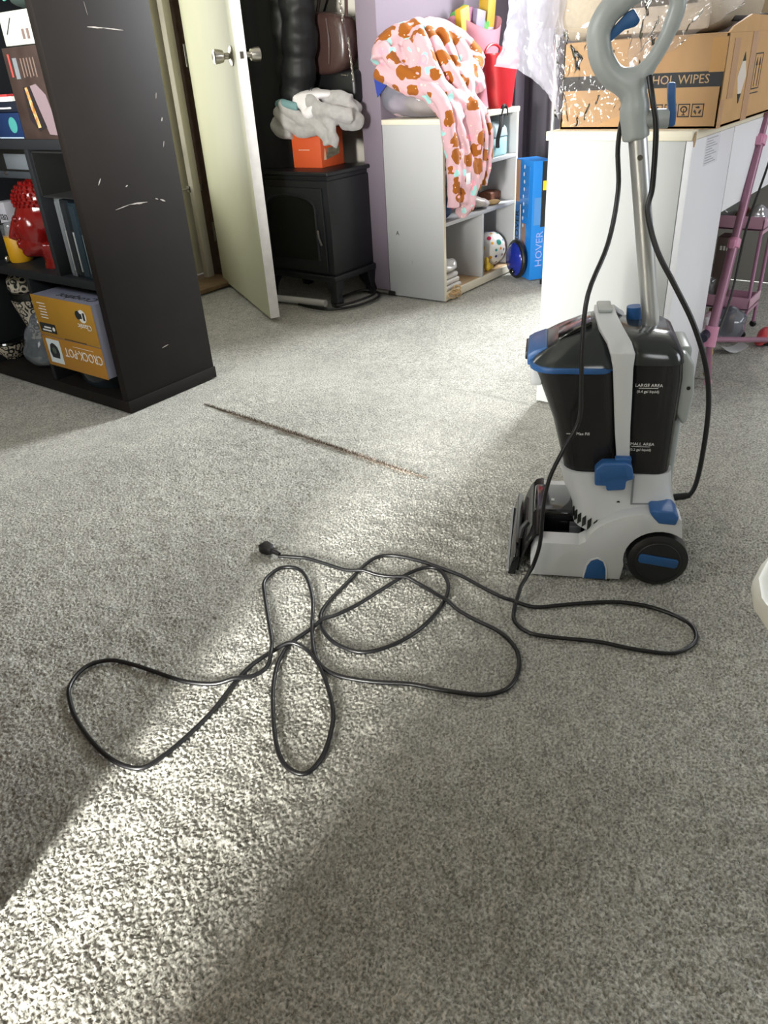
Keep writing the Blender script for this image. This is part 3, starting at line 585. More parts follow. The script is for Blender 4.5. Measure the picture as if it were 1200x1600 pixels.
for x, y in ((0, 0), (D_, 0), (0, W_), (D_, W_)):
    sx, sy = (1 if x == 0 else -1), (1 if y == 0 else -1)
    ring = lambda q, z: [(x+sx*a_*q, y+sy*b_*q, z) for a_, b_ in ((-0.01, -0.01), (0.05, -0.01), (0.05, 0.05), (-0.01, 0.05))]
    MB().loft([[(x+sx*a_, y+sy*b_, 0.0) for a_, b_ in ((-0.008, -0.008), (0.03, -0.008), (0.03, 0.03), (-0.008, 0.03))],
               [(x+sx*a_, y+sy*b_, 0.02) for a_, b_ in ((-0.012, -0.012), (0.032, -0.012), (0.032, 0.032), (-0.012, 0.032))],
               [(x+sx*a_, y+sy*b_, 0.05) for a_, b_ in ((0.0, 0.0), (0.035, 0.0), (0.035, 0.035), (0.0, 0.035))],
               [(x+sx*a_, y+sy*b_, 0.11) for a_, b_ in ((-0.008, -0.008), (0.06, -0.008), (0.06, 0.06), (-0.008, 0.06))]]).build('leg', BLACKMETAL, sv, bev=0.002)
# white hoop tube and coiled cord on the floor round the stove legs
wt = MB().tube(smoothpath([(2.56, 2.68, 0.0155), (2.575, 2.55, 0.0155), (2.59, 2.43, 0.0155), (2.598, 2.345, 0.0155), (2.60, 2.31, 0.0155)]), 0.0155, 14).build('curved_tube', mat('white_tube', '#c9c9c7', 0.35))
tag(wt, 'white curved tube lying on carpet in front of the black stove', 'tube')
cpts = [(2.56, 2.44, 0.006), (2.545, 2.33, 0.006), (2.56, 2.25, 0.006), (2.63, 2.19, 0.006), (2.73, 2.165, 0.006), (2.84, 2.185, 0.006), (2.885, 2.24, 0.008), (2.86, 2.31, 0.012), (2.75, 2.32, 0.012), (2.66, 2.30, 0.012), (2.60, 2.25, 0.014), (2.66, 2.212, 0.015), (2.78, 2.20, 0.015), (2.86, 2.225, 0.018), (2.88, 2.30, 0.05), (2.88, 2.34, 0.10)]
tag(MB().tube(smoothpath(cpts, 6), 0.006, 8).build('stove_cord', CABLE), 'black power cord coiled on carpet under the stove', 'cord')
sp = [(2.872+0.0, 0, 0)]; sp = []
for k in range(140):
    t = k/139; a = t*2*math.pi*11; sp.append((2.895-0.02*t+0.009*math.cos(a)*0.2, 2.24-0.085*t, 0.012+0.0095*math.sin(a)*1.0) if False else (2.89+0.010*math.cos(a)-0.004*t, 2.232-0.075*t, 0.012+0.010*math.sin(a)))
dsp = thing('door_stop', 'coiled spring door stop with black tip beside the white shelf', 'door stop', (0, 0, 0))
MB().tube(sp, 0.0018, 6).build('spring', DARKSTEEL, dsp); MB().cyl((2.886, 2.157, 0.012), (2.885, 2.13, 0.012), 0.011, 0.009).build('rubber_tip', BLACKPL, dsp)
# orange shoebox
ob = thing('orange_box', 'orange cardboard shoebox with patched side standing on the stove top', 'box', (2.735, 2.375, 0.563), R(4))
OR = mat('orange_card', '#d2582c', 0.55); ORD = mat('deep_orange_card', '#b5421f', 0.55)
MB().box(0, 0.17, 0, 0.155, 0, 0.135).build('box_body', OR, ob, bev=0.002)
MB().box(-0.002, 0.172, -0.002, 0.157, 0.135, 0.150).build('lid', ORD, ob, bev=0.002)
MB().prism([(0.035, 0.03), (0.045, 0.075), (0.135, 0.075), (0.135, 0.045)], 'y', -0.0012, 0).build('worn_label', mat('worn_label_grey', '#8d8674', 0.7, noise=(70, 0.5)), ob)
MB().prism([(0.02, 0.03), (0.03, 0.075), (0.036, 0.03)], 'y', -0.0015, 0).build('torn_corner', mat('torn_cream', '#d9cfae', 0.7), ob)
MB().prism([(0.028, 0.128), (0.042, 0.09), (0.045, 0.09), (0.031, 0.128)], 'y', -0.001, 0).build('tape_edge', CREAM_EDGE, ob)
MB().box(-0.001, 0, 0.06, 0.12, 0.07, 0.072).build('tape_line', CREAM_EDGE, ob)
# heap of folded clothes on the box
gc = thing('folded_clothes', 'heap of grey and white folded sweaters piled on the orange box', 'clothes', (2.79, 2.40, 0.713))
GREYK = mat('heather_grey_knit', '#a7a4a3', 0.95, noise=(60, 0.12), sheen=0.3)
a_ = MB()
for (y, z, x, rx, ry, rz) in ((0.0, 0.05, 0.0, 0.10, 0.17, 0.045), (0.11, 0.07, -0.01, 0.09, 0.08, 0.055), (-0.1, 0.07, 0.0, 0.09, 0.10, 0.05), (-0.17, 0.03, -0.02, 0.06, 0.055, 0.04)):
    a_.ell((x, y, z), (rx, ry, rz))
for pts, r in (([(-0.09, 0.17, 0.08), (-0.10, 0.1, 0.02), (-0.1, 0.02, 0.0), (-0.10, -0.06, 0.015), (-0.08, -0.15, 0.05)], 0.026), ([(-0.1, 0.13, 0.1), (-0.11, 0.05, 0.06), (-0.11, -0.03, 0.03), (-0.1, -0.1, -0.02), (-0.1, -0.11, -0.055)], 0.024),
               ([(-0.09, -0.02, 0.11), (-0.11, -0.09, 0.08), (-0.10, -0.17, 0.06), (-0.06, -0.21, 0.05)], 0.03), ([(-0.09, -0.05, 0.06), (-0.11, -0.13, 0.03), (-0.1, -0.14, -0.03), (-0.1, -0.13, -0.06)], 0.02), ([(-0.06, 0.2, 0.05), (-0.08, 0.18, 0.0), (-0.06, 0.12, -0.01)], 0.03), ([(0.02, 0.12, 0.12), (-0.02, -0.05, 0.115), (0, -0.17, 0.095)], 0.035)):
    a_.tube(smoothpath(pts), r, 10)
remesh(a_, 'grey_sweater', GREYK, gc, 0.006, 2, lambda c: 0.009*fbm(c.x*22, c.y*22, c.z*30))
b_ = MB(); b_.ell((-0.03, 0.0, 0.128), (0.075, 0.10, 0.022)); b_.tube(smoothpath([(-0.085, 0.06, 0.12), (-0.105, 0.0, 0.09), (-0.118, -0.03, 0.065), (-0.105, -0.075, 0.1)]), 0.022, 10); b_.ell((-0.098, -0.02, 0.1), (0.02, 0.065, 0.03))
remesh(b_, 'white_shirt', mat('white_cotton', '#dcd8da', 0.9), gc, 0.006, 2)
text('R', 0.03, PRINTK, gc, (-0.075, -0.02, 0.152), (0.15, -1, 0), (0.9, 0.1, 0.45), ext=0.001)
t_ = MB().tube(smoothpath([(-0.08, 0.17, 0.10), (-0.105, 0.12, 0.105), (-0.115, 0.06, 0.095), (-0.11, 0.03, 0.09)]), [0.018]*16, 10); remesh(t_, 'teal_shirt', mat('teal_cotton', '#6a8c8e', 0.9), gc, 0.006, 2)
# coats on the hooks, handbags
ct = thing('black_coat', 'long black coat hanging from wall hooks behind the open door', 'coat', (0, 0, 0))
c_ = MB(); c_.tube(smoothpath([(2.86, 2.70, 1.75), (2.84, 2.70, 1.4), (2.82, 2.69, 1.0), (2.81, 2.68, 0.7), (2.81, 2.67, 0.40)]), [0.13]*21, 16, squash=1.1)
for k, (x, y) in enumerate(((2.70, 2.66), (2.71, 2.74), (2.74, 2.60), (2.78, 2.80))): c_.tube(smoothpath([(x+0.02, y, 1.7), (x, y+0.01, 1.1), (x+0.005, y, 0.75), (x, y-0.005, 0.41)]), 0.035, 10)
remesh(c_, 'coat_body', mat('black_wool', '#0b0b0d', 0.9, sheen=0.1), ct, 0.012, 3, lambda c: 0.008*fbm(c.x*12, c.y*12, c.z*6))
MB().cyl((3.12, 2.7, 1.72), (2.98, 2.7, 1.74), 0.008).build('wall_hook', DARKSTEEL, ct)
pj = thing('puffer_jacket', 'black quilted puffer jacket hanging in front of the brown handbag', 'jacket', (0, 0, 0))
c_ = MB()
def quilt(pts, r0):
    P_ = smoothpath(pts, 14); c_.tube(P_, [r0*(0.86+0.14*abs(math.sin(k*math.pi/14+0.6))) for k in range(len(P_))], 18)
quilt([(2.80, 2.43, 1.6), (2.775, 2.445, 1.38), (2.765, 2.455, 1.22), (2.762, 2.455, 1.08), (2.762, 2.475, 0.96), (2.765, 2.50, 0.86), (2.768, 2.515, 0.79)], 0.076)
quilt([(2.85, 2.57, 1.6), (2.83, 2.58, 1.35), (2.825, 2.585, 1.15), (2.822, 2.59, 0.98), (2.825, 2.59, 0.80)], 0.098)
remesh(c_, 'quilted_shell', mat('black_nylon', '#0b0b0d', 0.55, spec=0.3), pj, 0.008, 2, lambda c: 0.007*fbm(c.x*14, c.y*14, c.z*26))
MB().cyl((3.12, 2.5, 1.62), (2.9, 2.5, 1.64), 0.008).build('wall_hook', DARKSTEEL, pj)
hb = thing('brown_handbag', 'dark brown leather handbag with chain hanging beside black jacket', 'handbag', (0, 0, 0))
LEA = mat('dark_brown_leather', '#3f2d2a', 0.32, bump=(120, 0.1))
h_ = MB()
out = [(2.47, 1.13), (2.29, 1.12), (2.262, 1.07), (2.258, 1.0), (2.275, 0.945), (2.33, 0.915), (2.43, 0.912), (2.50, 0.93), (2.52, 1.0)]
for s_, q in ((2.84, 0.86), (2.855, 0.97), (2.875, 1.0), (2.9, 1.0), (2.92, 0.97)):
    pass
cy_, cz_ = 2.41, 1.02
h_.loft([[(x, cy_+(y-cy_)*q, cz_+(z-cz_)*q) for y, z in [(p[0]+0.025, p[1]) for p in smoothpath([(a, b, 0) for a, b in out], 4, True)]] for x, q in ((2.835, 0.7), (2.838, 0.88), (2.85, 0.97), (2.87, 1.0), (2.91, 1.0), (2.93, 0.95))])
h_.build('bag_body', LEA, hb, angle=60)
MB().tube(smoothpath([(2.834, 2.37, 1.11), (2.829, 2.36, 1.03), (2.831, 2.37, 0.95)]), 0.004, 8).tube(smoothpath([(2.845, 2.33, 1.12), (2.838, 2.31, 1.05), (2.845, 2.31, 0.97)]), 0.004, 8).build('seam_piping', LEA, hb)
for k in range(16):
    t = k/15; c = (2.85, 2.325-0.03*t, 1.34-0.24*t); MB().tube([(c[0]+(0.007 if k % 2 else 0.001)*math.cos(a), c[1]+0.0045*math.cos(a)*(0.3 if k % 2 else 1), c[2]+0.011*math.sin(a)) for a in [2*math.pi*i/10 for i in range(10)]], 0.0022, 6, closed=True).build('chain_link', STEEL, hb)
for k in range(14):
    t = k/13; c = (2.835, 2.262-0.012*t, 1.03-0.14*t); MB().tube([(c[0]+(0.006 if k % 2 else 0.001)*math.cos(a), c[1]+0.004*math.cos(a)*(0.3 if k % 2 else 1), c[2]+0.009*math.sin(a)) for a in [2*math.pi*i/10 for i in range(10)]], 0.0018, 6, closed=True).build('chain_link', STEEL, hb)
MB().tube(smoothpath([(2.88, 2.30, 1.11), (2.92, 2.32, 1.25), (3.0, 2.36, 1.42), (3.08, 2.40, 1.50), (3.0, 2.42, 1.4), (2.93, 2.45, 1.25), (2.89, 2.47, 1.11)]), 0.007, 8).build('strap', LEA, hb)
bb2 = thing('black_handbag', 'flat black handbag hanging below the brown leather handbag', 'handbag', (0, 0, 0))
k_ = MB(); k_.box(2.86, 2.95, 2.262, 2.60, 0.80, 0.925); k_.build('bag_body', mat('black_leather', '#0f0f11', 0.4), bb2, bev=0.02, seg=3)
MB().cyl((2.858, 2.30, 0.905), (2.858, 2.33, 0.908), 0.004).build('zip_pull', STEEL, bb2)
MB().tube(smoothpath([(2.96, 2.28, 0.91), (3.02, 2.3, 1.15), (3.1, 2.36, 1.42), (3.02, 2.5, 1.2), (2.95, 2.58, 0.91)]), 0.005, 8).build('strap', BLACKPL, bb2)

# ================================================================== WHITE SHELF UNIT AND WHAT IS ON IT
ws = thing('shelf_unit', 'low white laminate shelf unit with open compartments against the lilac wall', 'shelf', (2.9, 1.861, 0))
SW, SD, SH = 0.655, 0.302, 0.735
MB().box(0, 0.016, 0, SD, 0, SH-0.02).build('side_panel', WHITE_LAM, ws, bev=0.001)
MB().box(SW-0.016, SW, 0, SD, 0, SH-0.02).build('side_panel', WHITE_LAM, ws, bev=0.001)
MB().box(-0.004, SW+0.004, -0.004, SD, SH-0.02, SH).build('top_board', CREAM_EDGE, ws, bev=0.0015)
MB().box(0.0, 0.0165, -0.0012, 0.0, 0, SH-0.02).build('edge_band', CREAM_EDGE, ws)
MB().box(SW-0.0165, SW, -0.0012, 0.0, 0, SH-0.02).build('edge_band', CREAM_EDGE, ws)
for z in (0.318, 0.525): MB().box(0.016, SW-0.016, 0.0, SD-0.006, z-0.0, z+0.016).build('shelf_board', WHITE_LAM, ws, bev=0.001)
MB().box(0.016, SW-0.016, 0.012, SD-0.006, 0.02, 0.034).build('bottom_board', mat('pale_wood_laminate', '#b99b78', 0.6), ws, bev=0.001)
MB().box(0.016, SW-0.016, 0.0, 0.012, 0, 0.034).build('plinth', CREAM_EDGE, ws, bev=0.001)
MB().box(0.33, 0.345, 0.0, SD-0.006, 0.034, 0.318).build('divider', WHITE_LAM, ws, bev=0.001)
MB().box(0.016, SW-0.016, SD-0.006, SD, 0.02, SH-0.02).build('back_panel', mat('shelf_back_white', '#b9b4ad', 0.6), ws)
text('A', 0.026, PRINTK, ws, (-0.0006, 0.245, 0.279), NX, UP)
MB().box(-0.0005, 0, 0.17, 0.172, 0.15, 0.165).build('scuff_mark', SCUFF, ws)
# storage tub in a plastic bag with blue label
tb = thing('bagged_tub', 'clear plastic bag of soft things with blue label under the blanket', 'bag', (3.03, 2.045, 0.735))
t_ = MB(); t_.ell((-0.03, -0.02, 0.075), (0.13, 0.155, 0.074)).ell((-0.07, 0.06, 0.09), (0.09, 0.075, 0.085)).ell((-0.02, -0.05, 0.045), (0.13, 0.11, 0.045))
remesh(t_, 'bag_film', film_mat('milky_bag', '#c3c6d6', 0.5, 0.3, 0.1), tb, 0.009, 3, lambda c: 0.006*fbm(c.x*18, c.y*18, c.z*30))
t2 = MB(); t2.ell((-0.03, -0.05, 0.055), (0.10, 0.10, 0.05)); remesh(t2, 'cream_contents', mat('cream_cloth', '#cdb9a0', 0.9), tb, 0.01, 2)
t3 = MB(); t3.ell((-0.06, 0.06, 0.05), (0.07, 0.06, 0.045)); remesh(t3, 'pink_contents', mat('pale_pink_cloth', '#c7b2bb', 0.9), tb, 0.01, 2)
MB().prism([(0.125, 0.165), (0.035, 0.15), (0.11, 0.085)], 'x', -0.163, -0.160).build('blue_label', mat('royal_blue_print', '#2c3f96', 0.4), tb)
# blanket
bl_ = MB()
F = [([[2.86,2.131,0.945],[2.9,2.131,1.005],[2.98,2.059,1.045],[3.125,2.0,1.045],[3.234,1.95,0.985],[3.256,1.9,0.915]], 0.04),
     ([[2.939,2.0,1.045],[2.91,1.93,0.951],[2.924,1.87,0.816],[2.953,1.825,0.698],[3.01,1.815,0.548],[2.957,1.815,0.41]], 0.033),
     ([[3.125,2.0,1.04],[3.074,1.92,0.923],[3.122,1.87,0.804],[3.133,1.82,0.67],[3.116,1.815,0.548],[3.063,1.815,0.453]], 0.034),
     ([[2.9,2.085,0.985],[2.88,1.998,0.889],[2.862,1.84,0.80],[2.894,1.82,0.657],[2.912,1.815,0.512],[2.906,1.815,0.40]], 0.03),
     ([[2.86,2.134,0.917],[2.86,2.016,0.862],[2.88,1.914,0.829],[2.878,1.835,0.761]], 0.035),
     ([[2.92,2.019,1.01],[2.9,1.964,0.909],[2.92,1.87,0.839],[3.053,1.845,0.763],[3.07,1.82,0.66],[3.06,1.815,0.55]], 0.034),
     ([[3.037,1.88,0.888],[3.137,1.88,0.907],[3.243,1.89,0.92]], 0.03), ([[3.035,1.87,0.877],[3.153,1.87,0.86],[3.217,1.87,0.826]], 0.03),
     ([[3.1,1.85,0.80],[3.19,1.835,0.72],[3.2,1.82,0.62],[3.175,1.815,0.53],[3.14,1.815,0.46]], 0.026),
     ([[2.95,1.82,0.62],[2.96,1.812,0.50],[3.0,1.812,0.40],[2.96,1.812,0.37]], 0.03), ([[2.99,1.82,0.62],[3.04,1.812,0.50],[3.02,1.812,0.42],[3.0,1.812,0.385]], 0.032)]
F += [([[2.97,2.07,1.03],[2.93,2.02,0.985],[2.895,1.96,0.93],[2.90,1.90,0.875],[2.95,1.86,0.80],[2.99,1.83,0.72]], 0.028),
      ([[3.04,2.03,1.055],[3.0,1.96,1.0],[2.985,1.90,0.93],[3.02,1.86,0.85],[3.06,1.84,0.78]], 0.03),
      ([[3.18,1.99,1.02],[3.15,1.92,0.975],[3.13,1.88,0.92],[3.1,1.86,0.86],[3.09,1.85,0.8]], 0.028),
      ([[2.87,2.12,1.0],[2.855,2.07,0.95],[2.86,2.0,0.90],[2.885,1.93,0.86]], 0.026),
      ([[3.22,1.96,0.96],[3.21,1.91,0.93],[3.2,1.88,0.88],[3.22,1.87,0.85]], 0.028)]
for pts, r in F: bl_.tube(smoothpath(pts), r, 10)
for c, rd in (((2.98,2.04,0.945),(0.09,0.09,0.06)),((3.1,1.985,0.94),(0.11,0.07,0.065)),((3.17,1.94,0.90),(0.07,0.055,0.05)),((2.93,2.06,0.92),(0.06,0.08,0.05)),((2.98,1.935,0.87),(0.07,0.045,0.06)),((3.08,1.895,0.82),(0.08,0.035,0.06))): bl_.ell(c, rd)
bl_.tube([(3.03,1.85,0.78),(3.04,1.828,0.66),(3.04,1.822,0.52),(3.0,1.82,0.42)], [0.07,0.075,0.06,0.04], 14, squash=0.3)
blk = remesh(bl_, 'fleece_blanket', blanket_mat(), None, 0.006, 2, lambda c: 0.010*(abs(fbm(c.x*11+3, c.y*11, c.z*7))-0.25)+0.004*fbm(c.x*30, c.y*30, c.z*22))
tag(blk, 'pink fleece blanket with brown gingerbread print draped over the white shelf', 'blanket')
lb = MB().box(2.935, 2.968, 1.768, 1.7695, 0.488, 0.53).build('care_label', mat('label_white', '#d9dde0', 0.7), blk, bev=0.0005)
# tubs on top
def oval(cx, cy, rx, ry, z, n=28, wob=0.0, ph=0.0): return [(cx+rx*math.cos(2*math.pi*k/n), cy+ry*math.sin(2*math.pi*k/n), z+wob*math.cos(4*math.pi*k/n+ph)) for k in range(n)]
pt = thing('pink_tub', 'flexible pale pink tub full of toys behind the red bucket', 'tub', (3.52, 2.075, 0.735))
PINKP = mat('pale_pink_plastic', '#c98c9a', 0.4)
MB().loft([oval(0,0,0.10,0.06,0.0), oval(0,0,0.145,0.072,0.12), oval(0,0,0.185,0.086,0.33,28,0.03,0.0), oval(0,0,0.188,0.088,0.335,28,0.03,0.0), oval(0,0,0.180,0.082,0.33,28,0.03,0.0), oval(0,0,0.12,0.066,0.12), oval(0,0,0.095,0.055,0.01)]).build('tub_wall', PINKP, pt, angle=60)
for nm, lb_, x, y, z, sx, sy, sz, col, rz in (('toy_brick_box', 'yellow toy box with ridged sides leaning at left rim of pink tub', 3.385, 2.035, 0.98, 0.075, 0.03, 0.15, '#b8930f', -14), ('picture_book', 'yellow picture book standing at right rim of pink tub', 3.60, 2.05, 0.96, 0.07, 0.05, 0.27, '#b08a1c', 2),
                                          ('toy_package', 'purple grey toy package in middle of pink tub', 3.475, 2.035, 0.97, 0.075, 0.03, 0.15, '#7c7592', 8), ('toy_card', 'dark magenta toy card beside the purple toy package', 3.435, 2.055, 0.97, 0.05, 0.02, 0.16, '#73274d', -4)):
    b_ = thing(nm, lb_, 'toy', (x, y, z), 0, 'toys in the pink tub')
    o = MB().box(-sx/2, sx/2, 0, sy, 0, sz).build('body', mat('toy_'+col[1:], col, 0.6), b_, bev=0.004); o.rotation_euler = (R(4), R(rz), 0)
    o2 = MB().box(-sx*0.38, sx*0.38, -0.001, 0, sz*0.1, sz*0.35).build('printed_panel', mat('toyp_'+col[1:], '#e6dcae' if col[1] == 'd' else '#b9b4c4', 0.5), b_); o2.rotation_euler = (R(4), R(rz), 0)
for lb_, c, rd in (('round green plush toy at back left of pink tub', (3.43, 2.10, 1.06), (0.055, 0.04, 0.065)), ('green plush toy in front of yellow book in pink tub', (3.55, 2.06, 1.02), (0.045, 0.03, 0.06))):
    pz = MB(); pz.ell((0,0,0), rd).ell((rd[0]*0.7, 0, rd[2]*0.8), (rd[0]*0.5, rd[1]*0.7, rd[2]*0.5)).ell((-rd[0]*0.8, 0, rd[2]*0.5), (rd[0]*0.45, rd[1]*0.6, rd[2]*0.4))
    o = remesh(pz, 'plush_toy', mat('green_plush', '#4d8f45', 0.9), None, 0.008, 2); tag(put(o, c), lb_, 'toy', 'toys in the pink tub')
ty = thing('sticker_card', 'small pink and white sticker card on green plush toy', 'card', (3.40, 2.052, 1.10)); MB().box(-0.02, 0.02, 0, 0.003, 0, 0.03).build('card', mat('pink_card', '#e7b7c4', 0.6), ty); MB().box(-0.015, 0.015, -0.0006, 0, 0.008, 0.02).build('white_band', PRINTW, ty)
rb = thing('red_bucket', 'bright red plastic bucket with looped handle on the white shelf', 'bucket', (3.475, 1.915, 0.735))
REDP = mat('bright_red_plastic', '#b5232c', 0.35)
MB().loft([oval(0,0,0.062,0.05,0.0), oval(0,0,0.078,0.058,0.09), oval(0,0,0.103,0.07,0.21), oval(0,0,0.106,0.073,0.21), oval(0,0,0.106,0.073,0.216), oval(0,0,0.1,0.067,0.214), oval(0,0,0.075,0.054,0.09), oval(0,0,0.058,0.046,0.012)]).build('bucket_wall', REDP, rb, angle=60)
MB().tube([(0.075*math.cos(R(a)), -0.04, 0.208+0.042*math.sin(R(a))) for a in range(0, 181, 12)], 0.006, 8).build('handle', REDP, rb); MB().tube([(0.075*math.cos(R(a)), 0.04, 0.208+0.042*math.sin(R(a))) for a in range(0, 181, 12)], 0.006, 8).build('handle', REDP, rb)
# things in the compartments
lg = thing('lunch_bag', 'pale aqua insulated lunch bag with dark grey carry strap', 'bag', (3.405, 1.93, 0.541))
AQ = mat('pale_aqua_fabric', '#a9d3d6', 0.7)
MB().box(-0.075, 0.075, -0.055, 0.055, 0.0, 0.085).build('lower_body', AQ, lg, bev=0.012, seg=3)
MB().loft([rr(-0.078, 0.078, -0.058, 0.058, 0.015, 0.083), rr(-0.075, 0.075, -0.055, 0.055, 0.02, 0.115), rr(-0.05, 0.05, -0.035, 0.035, 0.02, 0.145)]).build('domed_lid', mat('grey_aqua_fabric', '#9fb2ba', 0.6), lg)
MB().tube(smoothpath([(-0.03, -0.062, 0.04), (-0.045, -0.07, 0.075), (-0.02, -0.072, 0.14), (0.0, -0.06, 0.18), (0.03, -0.05, 0.165), (0.02, -0.055, 0.12)]), 0.009, 8, squash=0.5).build('carry_strap', mat('charcoal_webbing', '#3f4145', 0.7), lg)
MB().tube(smoothpath([(-0.02, -0.068, 0.17), (0.0, -0.07, 0.205), (0.03, -0.068, 0.195), (0.035, -0.068, 0.165)]), 0.008, 8).build('buckle_loop', BLACKPL, lg)
nb = MB(); nb.ell((0,0,0.02), (0.03,0.03,0.02)).ell((0.02,0.01,0.014), (0.025,0.02,0.014)); o = remesh(nb, 'crumpled_wrapper', film_mat('clear_wrap', '#c9c9c4', 0.35, 0.4), None, 0.005, 1, lambda c: 0.006*fbm(c.x*60, c.y*60, c.z*60)); tag(put(o, (3.50, 1.94, 0.541)), 'crumpled clear wrapper beside the aqua lunch bag', 'wrapper')
pk_ = MB()
pk_.ell((0,0,0.03), (0.075,0.06,0.024), rot=Matrix.Rotation(R(12), 3, 'Y')); o = remesh(pk_, 'padded_packet', mat('pale_packet_plastic', '#bfb6b2', 0.3), None, 0.006, 2, lambda c: 0.004*fbm(c.x*40, c.y*40, c.z*40)); tag(put(o, (3.26, 1.915, 0.334), R(-15)), 'pale padded plastic packet on the middle shelf', 'packet')
eb = thing('envelope_box', 'flat grey paper box at back of the middle shelf', 'box', (3.30, 2.02, 0.334), R(6)); MB().box(0, 0.13, 0, 0.09, 0, 0.085).build('box_body', mat('grey_paper', '#a9a29c', 0.7), eb, bev=0.003); MB().box(0.02, 0.11, -0.0006, 0, 0.06, 0.063).build('print_line', mat('print_dark', '#5a5654', 0.7), eb); MB().prism([(0.1, 0.086), (0.15, 0.10), (0.14, 0.03), (0.115, 0.02)], 'y', -0.012, -0.010).build('open_flap', mat('white_paper', '#cfcac6', 0.7), eb)
wl = thing('wallet', 'brown leather wallet at right end of the middle shelf', 'wallet', (3.43, 1.93, 0.334), R(4)); LB = mat('tan_brown_leather', '#7d4a33', 0.5, noise=(40, 0.2)); MB().box(0, 0.105, 0, 0.07, 0, 0.045).build('body', LB, wl, bev=0.01, seg=3); MB().box(0.08, 0.107, -0.003, 0.073, 0.006, 0.039).build('flap', LB, wl, bev=0.004); MB().cyl((0.093, -0.003, 0.022), (0.093, -0.005, 0.022), 0.005).build('stud', DARKSTEEL, wl)
tp = thing('tan_pouch', 'small tan cloth pouch under the wallet edge', 'pouch', (3.375, 1.90, 0.334)); q_ = MB(); q_.ell((0.02,0.0,0.010), (0.05,0.03,0.010)); remesh(q_, 'pouch_body', mat('tan_cloth', '#a98b5e', 0.9), tp, 0.004, 2)
rbb = thing('toy_ball', 'red and blue toy ball peeking out under the blanket hem', 'ball', (3.0, 1.93, 0.334+0.045))
MB().ell((0,0,0), (0.045,0.045,0.0448), 24, 14).build('blue_half', mat('ball_blue', '#2d4a74', 0.4), rbb); q_ = MB(); q_.ell((0.012,-0.004,0.006), (0.044,0.044,0.03), 24, 12); q_.build('red_half', mat('ball_red', '#9b2738', 0.4), rbb)
# lower left: packets, white cloth, tan bands
for k, (x, y, z, rx, ry, rz, col, nm, lb_, ct_) in enumerate(((2.99, 1.95, 0.125, 0.085, 0.085, 0.022, '#c9c6c2', 'wipes_packet', 'silvery soft packet lying on top in lowest left compartment', 'packet'),)):
    q_ = MB(); q_.ell((0,0,0), (rx,ry,rz)).ell((0.04,0.0,0.012), (0.05,0.07,0.02)); o = remesh(q_, nm, mat('silver_film', col, 0.25, metal=0.15), None, 0.006, 2, lambda c: 0.006*fbm(c.x*35, c.y*35, c.z*50)); tag(put(o, (x, y, z)), lb_, ct_)
o = thing('white_cloth_stack', 'folded white cloths under the silvery packet', 'cloth', (2.93, 1.87, 0.034)); WCL = mat('white_terry', '#d9d6d2', 0.95)
for k in range(3):
    q_ = MB(); q_.box(0.002*k, 0.13-0.006*k, 0.004*k, 0.16, 0.024*k, 0.024*k+0.022); q_.build('folded_layer', WCL, o, bev=0.009, seg=3)
tbn = thing('rubber_bands', 'tangle of tan elastic bands at front of lowest compartment', 'bands', (2.965, 1.845, 0.0)); TAN = mat('tan_elastic', '#c9a878', 0.6)
for k in range(7):
    rgk = random.Random(k); cx, cy, cz, rr_ = rgk.uniform(-0.03, 0.04), rgk.uniform(-0.004, 0.006), 0.012+0.009*k*0.6, rgk.uniform(0.016, 0.032)
    tl = rgk.uniform(-0.5, 0.5); MB().tube([(cx+rr_*math.cos(a), cy+0.35*rr_*math.sin(a), cz+rr_*0.35*math.sin(a+tl)) for a in [2*math.pi*i/18 for i in range(18)]], 0.0028, 6, closed=True).build('band', TAN, tbn)
# polka-dot ball and yellow toy
pb = thing('dotted_ball', 'white toy ball with multicoloured dots in lowest right compartment', 'ball', (3.455, 1.952, 0.034+0.082))
BR = 0.082
MB().ell((0,0,0), (BR,BR,BR*0.999), 32, 20).build('ball_skin', mat('white_vinyl', '#d8d5d0', 0.25), pb)
cols = ['#c02a52', '#e0912f', '#2f6fa5', '#2b2a78', '#2a8578', '#7d1f3e', '#dca23c', '#24245c']
rgk = random.Random(11); dots = []
for k in range(400):
    v = Vector((rgk.gauss(0,1), rgk.gauss(0,1), rgk.gauss(0,1))).normalized(); rd = rgk.choice((0.0065, 0.0085, 0.0115, 0.0145))
    if all((v-w).length > (rd+q+0.009)/BR for w, q in dots) and len(dots) < 52: dots.append((v, rd))
for k, (v, rd) in enumerate(dots):
    u_ = v.orthogonal().normalized(); w_ = v.cross(u_); al = rd/BR
    rings = [[(v*math.cos(al*f) + (u_*math.cos(2*math.pi*i/14)+w_*math.sin(2*math.pi*i/14))*math.sin(al*f))*(BR*1.004) for i in range(14)] for f in (1.0, 0.55, 0.05)]
    MB().loft(rings).build('dot', mat('dot_'+cols[k % 8][1:], cols[k % 8], 0.3), pb)
yt = thing('yellow_toy', 'small yellow squeaky toy beside the dotted ball', 'toy', (3.345, 1.895, 0.034)); q_ = MB(); q_.ell((0,0,0.022), (0.02,0.018,0.022)).ell((-0.01,0,0.05), (0.012,0.012,0.02)).ell((0.028,0,0.014), (0.02,0.014,0.013)); remesh(q_, 'toy_body', mat('toy_yellow', '#d8b43a', 0.4), yt, 0.004, 2)
